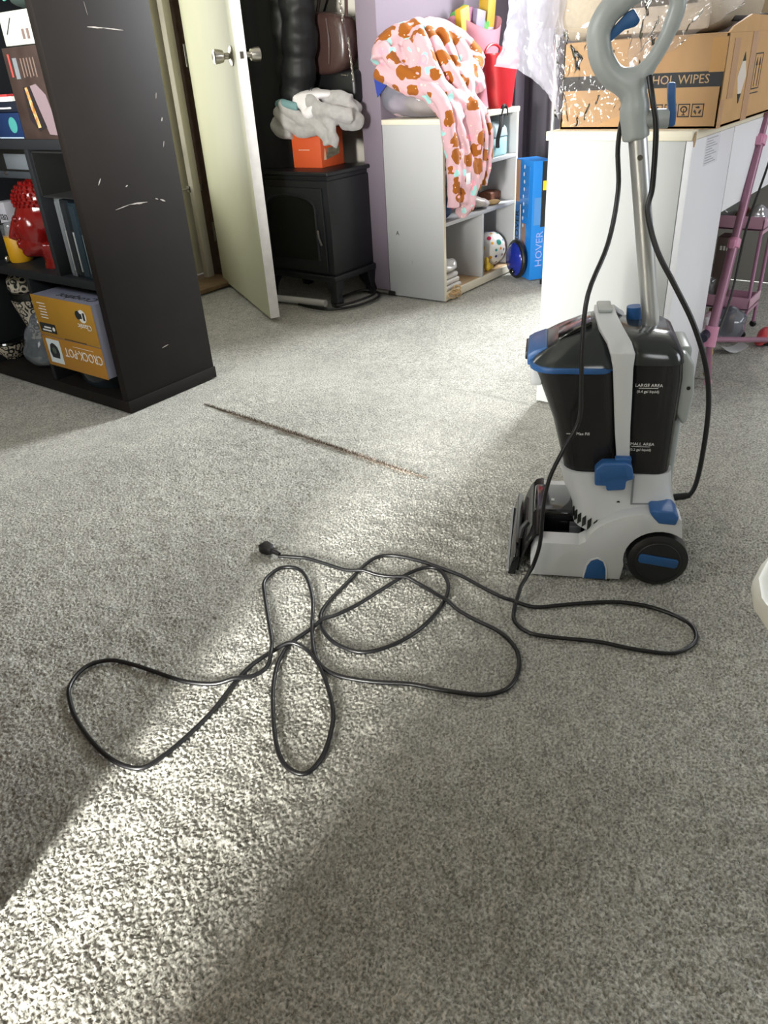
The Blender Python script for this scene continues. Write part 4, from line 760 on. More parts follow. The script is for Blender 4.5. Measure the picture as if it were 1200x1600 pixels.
# ---- blue toy carton, blue disc, silver pole
hv = thing('toy_carton', 'tall bright blue toy carton with window beside the white shelf', 'box', (3.388, 1.69, 0.0), R(-36))
BLUEC = mat('bright_blue_print', '#1d78c8', 0.4); BLUEL = mat('pale_blue_print', '#3c6ea8', 0.4)
MB().box(0, 0.10, 0.0, 0.17, 0, 0.525).build('carton_body', BLUEC, hv, bev=0.002)
MB().box(-0.0012, 0, 0.13, 0.168, 0.24, 0.52).build('tan_side_print', mat('tan_print', '#a58065', 0.5), hv)
MB().box(-0.0014, 0, 0.095, 0.168, 0.10, 0.34).build('slate_panel', BLUEL, hv); MB().box(-0.0014, 0, 0.035, 0.125, 0.28, 0.50).build('window_film', mat('window_blue', '#2f74bb', 0.1), hv)
MB().box(-0.0016, 0, 0.06, 0.10, 0.10, 0.25).build('brown_print', mat('brown_print2', '#8a6f62', 0.5), hv)
text('HOVER', 0.05, PRINTK, hv, (-0.0018, 0.145, 0.22), (0, 0, 1), (0, 1, 0)); MB().box(-0.0018, -0.0014, 0.111, 0.119, 0.17, 0.33).build('white_print_line', PRINTW, hv)
text('HOVER', 0.05, mat('lilac_print', '#8fa0d8', 0.5), hv, (0.045, -0.0012, 0.14), (0, 0, 1), (-1, 0, 0)); MB().box(0.081, 0.087, -0.0014, -0.0010, 0.165, 0.215).build('white_print_line', PRINTW, hv)
MB().box(0.045, 0.1, -0.0012, 0, 0.24, 0.522).build('black_print_panel', PRINTK, hv); MB().box(0.05, 0.1, -0.003, -0.001, 0.40, 0.44).build('yellow_flash', mat('yellow_flash', '#d8c62e', 0.5), hv)
MB().box(0.01, 0.075, -0.0010, 0, 0.25, 0.37).build('print_panel', mat('mid_blue_print', '#4f86c4', 0.4), hv); MB().box(0.074, 0.08, -0.0017, -0.0011, 0.325, 0.375).build('white_print_line', PRINTW, hv)
for k in range(9): MB().ell((-0.002, 0.085+0.004*math.sin(k*2), 0.24+0.032*k), (0.002, 0.006, 0.009), 8, 6).build('window_bubble', mat('bubble_silver', '#b9c3d4', 0.2), hv)
bd = thing('hover_disc', 'dark blue toy disc with black bumper leaning against the blue carton', 'toy', (3.395, 1.768, 0.092), R(144))
MB().lathe([(0.001, 0.03), (0.055, 0.028), (0.075, 0.012), (0.08, 0.0), (0.07, -0.01), (0.001, -0.012)], (0,0,0), 30, 'x').build('disc', mat('deep_blue_gloss', '#1a2a86', 0.15), bd); MB().tube([(0.0, 0.08*math.cos(a), 0.08*math.sin(a)) for a in [2*math.pi*i/28 for i in range(28)]], 0.01, 8, closed=True).build('bumper', BLACKPL, bd); MB().ell((0.03, 0.02, -0.05), (0.012, 0.02, 0.015)).build('motor_pod', BLACKGL, bd)
sp_ = thing('silver_pole', 'thin silver pole with black foot beside the white desk', 'pole', (3.36, 1.60, 0)); MB().cyl((0,0,0.02), (0.01,0.0,1.0), 0.009).build('tube', ALU, sp_); MB().box(-0.018, 0.018, -0.014, 0.014, 0, 0.022).build('foot', BLACKPL, sp_, bev=0.003)
gbg = thing('green_bag', 'dark green bag with loop handle standing behind the white desk', 'bag', (3.55, 1.60, 0)); q_ = MB(); q_.box(0, 0.2, -0.22, 0.0, 0.0, 1.02); q_.build('bag_body', mat('bottle_green_cloth', '#1f3a33', 0.8), gbg, bev=0.02, seg=3); MB().tube(smoothpath([(-0.004, -0.05, 0.80), (-0.02, -0.055, 0.87), (-0.02, -0.1, 0.9), (-0.02, -0.15, 0.87), (-0.004, -0.155, 0.8)]), 0.008, 8).build('handle', mat('green_handle', '#46605a', 0.5), gbg)

# dark curtain drawn back beside the window
cn = thing('window_curtain', 'dark grey curtain drawn back in the far corner beside the window', 'curtain', (4.08, 1.50, 0.0))
MB().grid(lambda u, v: (0.028*math.sin(u*34)+0.01*math.sin(u*13+v*3), 0.62*u, 0.03+2.27*v), 72, 10).build('cloth', mat('slate_curtain_cloth', '#5d5a63', 0.9), cn, fixn=False, thick=0.003)
MB().cyl((0.05, -0.85, 2.32), (0.05, 0.65, 2.32), 0.012).build('curtain_rod', DARKSTEEL, cn)

# ================================================================== DESK WITH CARTON AND BAGGED CUSHION
dk = thing('desk', 'white laminate desk with end pedestal, seen from its end', 'desk', (2.07, 0.614, 0))
ENDP = mat('shaded_desk_laminate', '#b8bbba', 0.5, noise=(2, 0.03)); BRIGHT = mat('lit_desk_laminate', '#ecedf2', 0.45, noise=(3, 0.03))  # one white laminate: end greyed for shade, front whitened for side light
MB().box(0.0, 0.016, 0.0175, 0.378, 0, 0.742).build('end_panel', ENDP, dk, bev=0.001)
MB().box(-0.006, 1.72, 0.002, 0.384, 0.742, 0.764).build('desk_top', CREAM_EDGE, dk, bev=0.002)
MB().box(0.0015, 0.355, 0.0, 0.016, 0, 0.742).build('pedestal_front', BRIGHT, dk, bev=0.001)
MB().box(0.362, 1.72, 0.0, 0.016, 0.522, 0.742).build('drawer_front', BRIGHT, dk, bev=0.001)
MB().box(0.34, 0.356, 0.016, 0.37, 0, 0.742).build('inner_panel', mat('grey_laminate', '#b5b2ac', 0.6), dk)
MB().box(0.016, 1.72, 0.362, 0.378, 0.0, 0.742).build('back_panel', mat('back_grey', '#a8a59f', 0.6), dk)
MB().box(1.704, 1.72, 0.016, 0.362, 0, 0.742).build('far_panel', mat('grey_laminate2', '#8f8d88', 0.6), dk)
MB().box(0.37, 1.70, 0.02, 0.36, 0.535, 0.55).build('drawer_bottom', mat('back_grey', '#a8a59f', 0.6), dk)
MB().prism([(0.0, 0.745), (0.006, 0.728), (0.012, 0.742), (0.01, 0.762)], 'y', -0.003, 0.001).build('peeled_corner', mat('chipboard', '#a88f70', 0.8), dk)
sh = MB().box(0.11, 0.225, -0.0008, 0, 0.672, 0.742).build('instruction_sheet', mat('sheet_white', '#dcdce2', 0.6), dk)
for k in range(10): MB().box(0.115, 0.205-0.02*(k % 3), -0.0014, -0.0008, 0.677+0.0063*k, 0.679+0.0063*k).build('print_line', mat('sheet_grey', '#a3a3aa', 0.6), sh)
# carton of wipes
cx = thing('wipes_carton', 'brown cardboard carton printed ALCOHOL WIPES with open flaps on the desk', 'box', (2.115, 0.578, 0.764), R(0))
CL, CWd, CH = 0.62, 0.405, 0.197
MB().box(0, CL, 0, CWd, 0, 0.006).build('carton_bottom', CARD, cx)
MB().box(0, 0.006, 0, CWd, 0, CH).build('front_side', CARD, cx, bev=0.001)
MB().box(0, CL, 0, 0.006, 0, CH).build('right_side', CARD2, cx, bev=0.001)
MB().box(CL-0.006, CL, 0, CWd, 0, CH).build('rear_side', CARD, cx, bev=0.001); MB().box(0, CL, CWd-0.006, CWd, 0, CH).build('left_side', CARD, cx, bev=0.001)
MB().prism([(0.0, CH), (0.03, CH+0.012), (0.17, CH+0.036), (0.60, CH+0.03), (CL, CH)], 'y', 0.0, 0.005).build('side_flap', CARD2, cx)
MB().add([(0, 0.003, CH), (0, CWd-0.003, CH), (0.12, CWd-0.02, CH+0.004), (0.15, 0.05, CH-0.004), (0.06, 0.02, CH+0.002)], [(0,1,2,3,4)]).build('front_flap', CARD, cx, thick=0.004)
MB().box(0.08, 0.55, 0.03, 0.37, 0.01, 0.175).build('dark_contents', mat('dark_packets', '#1d1f22', 0.4), cx, bev=0.01)
MB().box(0.25, 0.55, 0.01, 0.10, 0.178, 0.222).build('grey_packet', mat('grey_packet', '#b7aeb2', 0.35), cx, bev=0.01)
MB().box(0.20, 0.58, 0.05, 0.20, 0.222, 0.24).build('dark_packet', mat('dark_packet2', '#23262c', 0.35), cx, bev=0.006)
band = MB().box(-0.0008, 0, 0.0015, CWd-0.004, 0.090, 0.122).build('printed_band', PRINTK, cx)
text('ALCOHOL WIPES', 0.027, mat('kraft_print', '#b49673', 0.7), band, (-0.0014, 0.135, 0.106), NX, UP)
def icon_box(y0, which):
    ic = MB().box(-0.0008, 0, y0, y0+0.0285, 0.026, 0.0285).box(-0.0008, 0, y0, y0+0.0285, 0.0525, 0.055).box(-0.0008, 0, y0, y0+0.002, 0.026, 0.055).box(-0.0008, 0, y0+0.0265, y0+0.0285, 0.026, 0.055).build('handling_icon', PRINTK, cx); c = y0+0.0142
    if which == 0: MB().prism([(c-0.008, 0.051), (c+0.008, 0.051), (c+0.003, 0.042), (c+0.0012, 0.041), (c+0.0012, 0.034), (c+0.006, 0.031), (c-0.006, 0.031), (c-0.0012, 0.034), (c-0.0012, 0.041), (c-0.003, 0.042)], 'x', -0.0008, 0).build('glass_symbol', PRINTK, ic)
    elif which == 1:
        MB().tube([(-0.0006, c+0.007*math.cos(a), 0.043+0.006*math.sin(a)) for a in [2*math.pi*i/14 for i in range(14)]], 0.0015, 5, closed=True).build('umbrella_symbol', PRINTK, ic); MB().box(-0.0008, 0, c-0.001, c+0.001, 0.030, 0.044).box(-0.0008, 0, c-0.004, c+0.004, 0.030, 0.032).build('stem_symbol', PRINTK, ic)
    else:
        for k in range(3):
            a = R(90+120*k); MB().prism([(c+0.0085*math.cos(a+d)*s_, 0.0405+0.0085*math.sin(a+d)*s_) for d, s_ in ((-0.75, 1.15), (0.3, 1.15), (0.75, 0.8), (0.3, 0.5), (-0.6, 0.65))], 'x', -0.0008, 0).build('recycle_arrow', PRINTK, ic)
icon_box(0.035, 2); icon_box(0.068, 1); icon_box(0.101, 0); icon_box(0.134, 2)
dm = MB().prism([(0.118, 0.103), (0.157, 0.155), (0.196, 0.103), (0.157, 0.044)], 'y', -0.0008, 0).build('hazard_diamond', mat('diamond_white', '#d9cfc4', 0.6), cx)
MB().prism([(0.143, 0.136), (0.157, 0.155), (0.171, 0.136)], 'y', -0.0014, 0).build('diamond_tip', PRINTK, dm); MB().prism([(0.143, 0.065), (0.157, 0.044), (0.171, 0.065)], 'y', -0.0014, 0).build('diamond_tip', PRINTK, dm)
uo = MB().box(0.262, 0.337, -0.0008, 0, 0.068, 0.0705).box(0.262, 0.337, -0.0008, 0, 0.058, 0.0605).box(0.262, 0.337, -0.0008, 0, 0.147, 0.1495).box(0.262, 0.264, -0.0008, 0, 0.068, 0.149).box(0.335, 0.337, -0.0008, 0, 0.068, 0.149).build('this_way_up_frame', PRINTK, cx)
for x in (0.284, 0.314): MB().prism([(x-0.002, 0.074), (x+0.002, 0.074), (x+0.002, 0.122), (x+0.008, 0.122), (x, 0.140), (x-0.008, 0.122), (x-0.002, 0.122)], 'y', -0.0008, 0).build('up_arrow', PRINTK, uo)
TAPE = mat('packing_tape', '#bb9160', 0.14)
MB().box(0.05, 0.10, -0.0012, -0.0004, 0.06, 0.185).build('packing_tape', TAPE, cx); MB().box(0.205, 0.258, -0.0012, -0.0004, 0.0, CH).build('packing_tape', TAPE, cx); MB().box(-0.0012, -0.0004, 0.0, 0.035, 0.12, 0.19).build('packing_tape', TAPE, cx); MB().box(-0.001, 0.03, -0.0012, -0.0002, 0.0, 0.06).build('packing_tape', TAPE, cx)
# cushion in clear plastic bag
cu = thing('bagged_cushion', 'beige cushion in clear plastic bag lying on the cardboard carton', 'cushion', (2.18, 0.60, 0.966))
BEI = mat('beige_linen', '#b5a994', 0.9, noise=(90, 0.08))
MB().box(0.0, 0.42, 0.02, 0.475, 0.0, 0.16).build('cushion_pad', BEI, cu, bev=0.06, seg=5)
MB().box(0.0, 0.02, 0.05, 0.30, 0.005, 0.10).build('cushion_flap', mat('pale_beige_linen', '#bfb29f', 0.9, noise=(90, 0.08)), cu, bev=0.008)
CLEAR = film_mat('clear_film', '#d9d2cc', 0.09, 0.55, 0.08); MILKY = film_mat('milky_film', '#dcdae6', 0.42, 0.4, 0.12)
def wr(s_, a, b, c): return a*fbm(s_[0]*b, s_[1]*b, c)
def sheet(name, corners_fn, nu, nv, m, amp=0.008, fr=14.0, seed=0.0):
    def fn(u, v):
        p = Vector(corners_fn(u, v)); n1 = fbm(u*fr*0.5+seed, v*fr*0.3, seed)*amp; n2 = fbm(u*fr*1.6+seed, v*fr, seed+4)*amp*0.5
        return p + Vector((-1, 0.35, 0.15))*(n1+n2)
    return MB().grid(fn, nu, nv).build(name, m, cu, fixn=False, angle=180)
def poly_interp(A, B):
    def at(P, u):
        f = u*(len(P)-1); i = min(int(f), len(P)-2); t = f-i; return Vector(P[i])*(1-t)+Vector(P[i+1])*t
    return lambda u, v: at(A, u)*(1-v)+at(B, u)*v
O_ = Vector((2.18, 0.60, 0.966))
def rel(P): return [tuple(Vector(p)-O_) for p in P]
# white bunched end hanging at the left
A1 = rel([(2.16,1.03,1.13),(2.14,1.08,1.12),(2.13,1.12,1.10),(2.14,1.15,1.07)]); B1 = rel([(2.06,0.975,0.83),(2.07,1.02,0.865),(2.09,1.10,0.91),(2.11,1.185,0.92)])
sheet('bag_end', poly_interp(A1, B1), 26, 26, MILKY, 0.022, 9, 1.0)
A2 = rel([(2.19,1.02,1.12),(2.19,1.08,1.1),(2.2,1.13,1.08)]); B2 = rel([(2.10,0.985,0.79),(2.12,1.03,0.87),(2.14,1.10,0.91)])
sheet('bag_end_fold', poly_interp(A2, B2), 20, 22, MILKY, 0.02, 8, 6.0)
# clear film over the carton front
A3 = rel([(2.10,1.0,1.0),(2.085,0.95,0.985),(2.08,0.87,0.975),(2.08,0.80,0.98),(2.09,0.72,1.0)]); B3 = rel([(2.085,0.985,0.80),(2.07,0.94,0.775),(2.07,0.87,0.775),(2.075,0.80,0.80),(2.08,0.74,0.90)])
sheet('clear_front', poly_interp(A3, B3), 46, 34, CLEAR, 0.014, 13, 2.0)
A4 = rel([(2.08,0.80,1.10),(2.07,0.72,1.10),(2.07,0.64,1.09),(2.08,0.55,1.06)]); B4 = rel([(2.07,0.79,0.84),(2.065,0.735,0.90),(2.07,0.66,0.955),(2.09,0.55,1.01)])
sheet('clear_corner', poly_interp(A4, B4), 34, 30, film_mat('clear_film_thick', '#d8cfc9', 0.22, 0.5, 0.1), 0.016, 12, 3.0)
sheet('clear_top', poly_interp(rel([(2.08,1.06,1.0),(2.07,0.9,0.99),(2.07,0.72,1.0),(2.09,0.56,1.03)]), rel([(2.14,1.06,1.13),(2.13,0.9,1.14),(2.13,0.72,1.14),(2.15,0.57,1.12)])), 40, 16, CLEAR, 0.010, 12, 8.0)

sb2 = thing('storage_bag', 'beige quilted storage bag with dark trim on the desk behind the cardboard carton', 'bag', (2.76, 0.60, 0.764))
MB().box(0, 0.62, 0, 0.37, 0, 0.36).build('bag_body', mat('beige_quilting', '#a8987f', 0.85, noise=(30, 0.1)), sb2, bev=0.05, seg=4); MB().box(-0.004, 0.624, -0.004, 0.374, 0.2, 0.235).build('dark_trim', mat('charcoal_trim', '#2b2a2c', 0.7), sb2, bev=0.004); MB().tube(smoothpath([(0.15, -0.006, 0.21), (0.17, -0.03, 0.30), (0.3, -0.04, 0.33), (0.43, -0.03, 0.3), (0.45, -0.006, 0.21)]), 0.01, 8).build('carry_handle', mat('charcoal_trim', '#2b2a2c', 0.7), sb2)

# ================================================================== RIGHT: PINK STAND, PINK CART, BAGS
tpd = thing('pink_tripod', 'pink tripod stand leaning beside the white desk', 'tripod', (2.445, 0.592, 0))
PK = mat('dusty_pink_metal', '#976a80', 0.4, metal=0.2); PKB = mat('bubblegum_pink_plastic', '#cf8dab', 0.4)
hub = Vector((0.0, 0.0, 0.155)); topv = Vector((0.36, 0.02, 0.86)); dv = (topv-hub)
MB().tube([hub, hub+dv*0.36], 0.0145, 14).build('lower_pole', PK, tpd); MB().tube([hub+dv*0.36, hub+dv*0.74], 0.0125, 14).build('middle_pole', PK, tpd); MB().tube([hub+dv*0.74, topv+dv*0.2], 0.0095, 14).build('upper_pole', PK, tpd)
for f, r in ((0.36, 0.0185), (0.745, 0.017)):
    c = hub+dv*f; MB().tube([c-dv.normalized()*0.014, c+dv.normalized()*0.014], r, 16).box(c.x-0.028, c.x+0.004, c.y-0.008, c.y+0.008, c.z-0.01, c.z+0.014).build('clamp', PKB, tpd, bev=0.002)
MB().tube([hub-Vector((0.006,0,0.03)), hub+Vector((0.008,0,0.03))], 0.021, 16).build('hub_collar', PKB, tpd); MB().cyl((-0.045,0.01,0.16), (-0.01,0.01,0.165), 0.014).build('knob', mat('dark_navy', '#1a1c33', 0.4), tpd)
for (fx_, fy_) in ((-0.02, -0.022), (0.50, -0.10), (0.37, 0.16)):
    lg_ = MB().tube([hub+Vector((0,0,-0.01)), Vector((fx_, fy_, 0.012))], 0.009, 10).build('leg', PK, tpd); MB().tube([Vector((fx_, fy_, 0.010))-Vector((fx_,fy_,-0.1)).normalized()*0.012, Vector((fx_, fy_, 0.008))], 0.012, 10).build('rubber_foot', PKB, lg_)
MB().tube(smoothpath([(0.03,-0.01,0.14), (0.09,-0.02,0.26), (0.18,-0.01,0.45), (0.27,-0.02,0.62), (0.37,-0.02,0.78)]), 0.0035, 6).build('cable', CABLE, tpd)
kt = thing('pink_cart', 'pink plastic tiered cart with slotted shelf under the desk', 'cart', (3.11, 0.60, 0), R(90))
PKC = mat('mauve_pink_plastic', '#a97796', 0.4)
for z in (0.10, 0.375):
    MB().box(0, 0.30, 0, 0.16, z, z+0.008).build('tray_floor', PKC, kt, bev=0.002); MB().box(0, 0.30, 0, 0.006, z-0.012, z+0.03).box(0, 0.30, 0.154, 0.16, z, z+0.045).box(0, 0.006, 0, 0.16, z-0.012, z+0.04).box(0.294, 0.3, 0, 0.16, z-0.012, z+0.04).build('tray_rim', mat('light_mauve', '#bb8fa4', 0.4), kt, bev=0.002)
    for i in range(5):
        for j in range(2): MB().box(0.03+0.055*i, 0.06+0.055*i, 0.04+0.055*j, 0.055+0.055*j, z+0.008, z+0.0092).build('slot', mat('slot_white', '#d3c6d4', 0.5), kt)
for x, y in ((0.006, 0.006), (0.294, 0.006), (0.006, 0.154), (0.294, 0.154)): MB().cyl((x,y,0.02), (x,y,0.42), 0.006).build('post', PKC, kt)
for x, y in ((0.006, 0.006), (0.294, 0.006), (0.006, 0.154), (0.294, 0.154)): MB().ell((x,y,0.0125), (0.0125,0.008,0.0125)).build('caster', BLACKPL, kt)
def bag(lb_, c, rad, m, ct_='bag', nm='clear_bag', w=0.012):
    q_ = MB(); q_.ell((0,0,rad[2]), rad).ell((rad[0]*0.3,0,rad[2]*1.4), (rad[0]*0.6, rad[1]*0.6, rad[2]*0.6)); o = remesh(q_, nm, m, None, 0.007, 1, lambda v: w*fbm(v.x*28+c[0]*9, v.y*28, v.z*28)); return tag(put(o, c), lb_, ct_)
ZIP = film_mat('zip_bag', '#b4b6bb', 0.35, 0.6, 0.08)
bag('grey green plastic bag on upper shelf of pink cart', (3.03, 0.76, 0.384), (0.09,0.05,0.045), film_mat('grey_green_bag', '#8b938b', 0.55, 0.4))
bag('crinkled silver wrapper hanging over right end of pink cart', (2.99, 0.635, 0.384), (0.035,0.04,0.035), mat('silver_wrap', '#b9b9bd', 0.2, metal=0.6), 'wrapper', 'silver_wrapper')
bag('clear zip bag of pink and white craft pieces in lower cart tray', (3.03, 0.77, 0.108), (0.09,0.055,0.06), ZIP)
bag('pink and white packet bundle on carpet in front of pink cart', (2.87, 0.715, 0.0), (0.05,0.035,0.05), mat('pink_white_packet', '#c59bb0', 0.4, noise=(45, 0.4), col2='#dcd9de'), 'packet', 'packet_bundle')
bag('clear bag of blue pieces lying on carpet beside pink cart', (2.90, 0.645, 0.0), (0.055,0.06,0.06), film_mat('blue_zip', '#9fabbd', 0.4, 0.5))
bag('brown food wrapper beside the silver wrapper on pink cart', (3.0, 0.68, 0.384), (0.03,0.03,0.03), mat('brown_wrapper', '#7d4528', 0.4, noise=(40, 0.4)), 'wrapper', 'brown_wrapper')
lbx = thing('labelled_box', 'small dark box with white print between tiers of pink cart', 'box', (2.975, 0.70, 0.108+0.0)); MB().box(0,0.08,0,0.05,0,0.235).build('box_body', mat('dark_box_print', '#5a4c48', 0.5), lbx, bev=0.002); [MB().box(-0.0008, 0.0, 0.008+0.011*k, 0.015+0.011*k, 0.19, 0.205).build('print_block', PRINTW, lbx) for k in range(3)]
kb = thing('kraft_box', 'small kraft box on carpet between blue bag and pink cart', 'box', (2.95, 0.66, 0.0), R(-10)); MB().box(0,0.06,0,0.08,0,0.09).build('box_body', mat('dark_kraft', '#6f5334', 0.7), kb, bev=0.002); MB().box(0.0,0.06,-0.001,0.0,0.06,0.075).build('tape', TAPE, kb)
pp = thing('paper_sheet', 'curled white paper lying on carpet under the pink tripod', 'paper', (2.80, 0.60, 0.002), R(-50)); MB().grid(lambda u,v: (-0.045+0.09*u, -0.03+0.06*v, 0.001+0.02*(2*u-1)**2), 14, 4).build('sheet', mat('paper_white', '#d6d8dc', 0.7), pp, fixn=False, thick=0.0006)
yw = thing('yellow_wrapper', 'crumpled yellow wrapper on carpet beside the tripod hub', 'wrapper', (2.50, 0.597, 0.0)); q_ = MB(); q_.ell((0,0,0.02), (0.014,0.012,0.02)).ell((0.005,0,0.05), (0.012,0.01,0.018)).ell((0.0,0,0.085), (0.012,0.008,0.02)); remesh(q_, 'wrapper_body', mat('yellow_wrap', '#b39a3c', 0.4), yw, 0.004, 1, lambda v: 0.006*fbm(v.x*60, v.y*60, v.z*60))
rt = thing('red_toy', 'red toy with dark underside at right frame edge under the desk', 'toy', (2.93, 0.52, 0.0)); q_ = MB(); q_.ell((0,0,0.03), (0.05,0.03,0.028)).ell((-0.04,0.01,0.02), (0.03,0.02,0.018)); remesh(q_, 'toy_body', mat('coral_red', '#cf4a50', 0.4), rt, 0.006, 2); MB().box(-0.03,0.05,-0.02,0.02,0.0,0.012).build('toy_base', BLACKPL, rt, bev=0.003)
# white stool at right frame edge
so = thing('white_table', 'white plastic side table with rounded corner at right frame edge', 'table', (0.843, -0.111, 0.0), R(-8.6))
WPL = mat('white_plastic', '#d5d6ce', 0.45)
MB().loft([rr(-0.19, 0.19, -0.19, 0.19, 0.11, 0.430), rr(-0.2, 0.2, -0.2, 0.2, 0.12, 0.437), rr(-0.2, 0.2, -0.2, 0.2, 0.12, 0.446), rr(-0.195, 0.195, -0.195, 0.195, 0.115, 0.452), rr(-0.186, 0.186, -0.186, 0.186, 0.106, 0.452), rr(-0.182, 0.182, -0.182, 0.182, 0.102, 0.448)]).build('table_top', WPL, so, angle=50)
for x in (0.0, 0.1):
    for y in (-0.1, 0.1): MB().tube([(x, y, 0.433), (x, y, 0.0)], [0.018, 0.014], 12).build('leg', WPL, so)

# ================================================================== CARPET CLEANER
# local frame: x runs back from the nozzle, y runs across away from the viewer, z up
vc = thing('carpet_cleaner', 'upright grey and blue carpet cleaner with smoked water tanks on the carpet', 'carpet cleaner', (1.2018, 0.5888, 0), R(-64.5))
WR = (0.266, 0.058)
arcp = [(WR[0]+0.066*math.cos(R(a)), WR[1]+0.066*math.sin(R(a))) for a in range(52, 200, 12)]
side = [(0.018,0.004),(0.016,0.05),(0.024,0.075),(0.04,0.084),(0.112,0.084),(0.124,0.092),(0.132,0.110),(0.146,0.127),(0.168,0.143),(0.193,0.154),(0.225,0.162),(0.285,0.164),(0.300,0.152),(0.306,0.112)] + arcp + [(0.198,0.004)]
MB().prism(side, 'y', 0.0, 0.044).build('side_shell', GREYPL, vc, bev=0.005, seg=3)
MB().prism(side, 'y', 0.226, 0.27).build('side_shell', GREYPL, vc, bev=0.005, seg=3)
MB().box(0.128, 0.296, 0.04, 0.23, 0.03, 0.135).build('chassis', GREYPL2, vc, bev=0.006)
MB().box(0.02, 0.13, 0.04, 0.23, 0.012, 0.05).build('brush_housing', BLACKGL, vc, bev=0.004)
MB().box(0.018, 0.128, 0.105, 0.232, 0.05, 0.098).build('nozzle_cover', BLACKGL, vc, bev=0.010, seg=3)
MB().box(0.035, 0.11, 0.058, 0.096, 0.05, 0.058).build('clean_out_window', mat('dark_window', '#1c1d1e', 0.08), vc, bev=0.003)
MB().box(0.095, 0.118, 0.08, 0.088, 0.05, 0.075).box(0.095, 0.118, 0.095, 0.100, 0.05, 0.078).build('window_ribs', mat('rib_grey', '#565a5c', 0.3), vc, bev=0.001)
MB().box(0.102, 0.120, 0.096, 0.116, 0.078, 0.104).build('cover_latch', mat('clear_grey_plastic', '#8b8b86', 0.1), vc, bev=0.006, seg=3)
MB().box(0.055, 0.062, 0.15, 0.157, 0.0975, 0.100).box(0.10, 0.106, 0.19, 0.215, 0.0975, 0.1).build('cover_marks', GREYPL2, vc)
fw_ = [(0.034, 0.098), (0.022, 0.094), (0.010, 0.078), (0.000, 0.052), (-0.008, 0.024), (-0.012, 0.004)]
MB().prism(fw_ + [(x+0.004, z-0.002) for x, z in fw_[::-1]], 'y', 0.012, 0.255).build('front_window', SMOKE, vc, bev=0)
MB().prism([(-0.030, 0.003), (-0.014, 0.003), (-0.006, 0.046), (-0.018, 0.05)], 'y', -0.004, 0.262).build('nozzle_strip', BLACKGL, vc, bev=0.002)
MB().box(-0.033, -0.028, 0.0, 0.258, 0.008, 0.014).build('squeegee_lip', mat('pale_lip', '#8f9292', 0.3), vc)
MB().tube([(0.008, 0.07, 0.09), (-0.004, 0.062, 0.078), (-0.008, 0.055, 0.058)], 0.006, 8).build('nozzle_clip', BLACKPL, vc)
# motor base
MB().loft([rr(0.10, 0.302, 0.028, 0.242, 0.05, 0.10), rr(0.098, 0.302, 0.028, 0.242, 0.05, 0.135), rr(0.086, 0.292, 0.032, 0.238, 0.05, 0.165), rr(0.076, 0.286, 0.036, 0.234, 0.045, 0.185), rr(0.069, 0.282, 0.038, 0.232, 0.04, 0.212), rr(0.066, 0.280, 0.038, 0.232, 0.04, 0.228), rr(0.072, 0.274, 0.044, 0.226, 0.036, 0.228), rr(0.074, 0.272, 0.046, 0.224, 0.034, 0.205)]).build('motor_base', GREYPL, vc, angle=50)
for k in range(6):
    a = R(196+13*k); p = Vector((0.15+0.0535*math.cos(a), 0.08+0.0535*math.sin(a), 0.124-0.002*k)); dr_ = Vector((math.cos(a), math.sin(a), 0)); tt = Vector((-dr_.y, dr_.x, 0))
    MB().add([p+tt*q*0.0035+dr_*w+Vector((0,0,z+q*0.004)) for w in (-0.003, 0.0012) for q, z in ((-1,-0.011),(1,-0.011),(1,0.011),(-1,0.011))], [(0,1,2,3),(4,5,6,7),(0,1,5,4),(1,2,6,5),(2,3,7,6),(3,0,4,7)]).build('vent_slot', BLACKPL, vc)
MB().cyl((0.182, 0.0345, 0.168), (0.182, 0.0325, 0.168), 0.0035).build('screw_hole', BLACKPL, vc)
MB().prism([(0.205, 0.165), (0.205, 0.228), (0.207, 0.228), (0.209, 0.168), (0.27, 0.172), (0.27, 0.169)], 'y', 0.031, 0.036).build('panel_line', mat('line_grey', '#83888a', 0.5), vc)
# tanks
MB().loft([rr(0.077, 0.180, 0.049, 0.221, 0.032, 0.208), rr(0.070, 0.180, 0.044, 0.226, 0.034, 0.24), rr(0.046, 0.178, 0.038, 0.232, 0.04, 0.33), rr(0.012, 0.172, 0.033, 0.237, 0.042, 0.42), rr(0.003, 0.168, 0.032, 0.238, 0.042, 0.44)]).build('dirty_water_tank', SMOKE, vc, angle=50)
MB().loft([rr(0.095, 0.165, 0.075, 0.195, 0.02, 0.215), rr(0.085, 0.165, 0.07, 0.2, 0.02, 0.31), rr(0.10, 0.16, 0.085, 0.185, 0.02, 0.42)]).build('inner_float', mat('dark_inner', '#171717', 0.4), vc)
MB().loft([rr(0.182, 0.272, 0.047, 0.223, 0.028, 0.208), rr(0.181, 0.274, 0.041, 0.229, 0.03, 0.24), rr(0.174, 0.274, 0.036, 0.234, 0.03, 0.42), rr(0.170, 0.270, 0.036, 0.234, 0.03, 0.455)]).build('clean_water_tank', SMOKE, vc, angle=50)
MB().loft([rr(0.195, 0.262, 0.07, 0.2, 0.02, 0.215), rr(0.19, 0.262, 0.065, 0.205, 0.02, 0.40)]).build('tank_liner', mat('dark_liner', '#1b1b1b', 0.5), vc)
LID = mat('dark_lid_plastic', '#303434', 0.16)
MB().loft([rr(0.166, 0.272, 0.034, 0.236, 0.03, 0.452), rr(0.166, 0.268, 0.036, 0.234, 0.03, 0.468), rr(0.160, 0.258, 0.05, 0.22, 0.035, 0.487), rr(0.155, 0.245, 0.075, 0.195, 0.03, 0.498)]).build('rear_lid', LID, vc, angle=50)
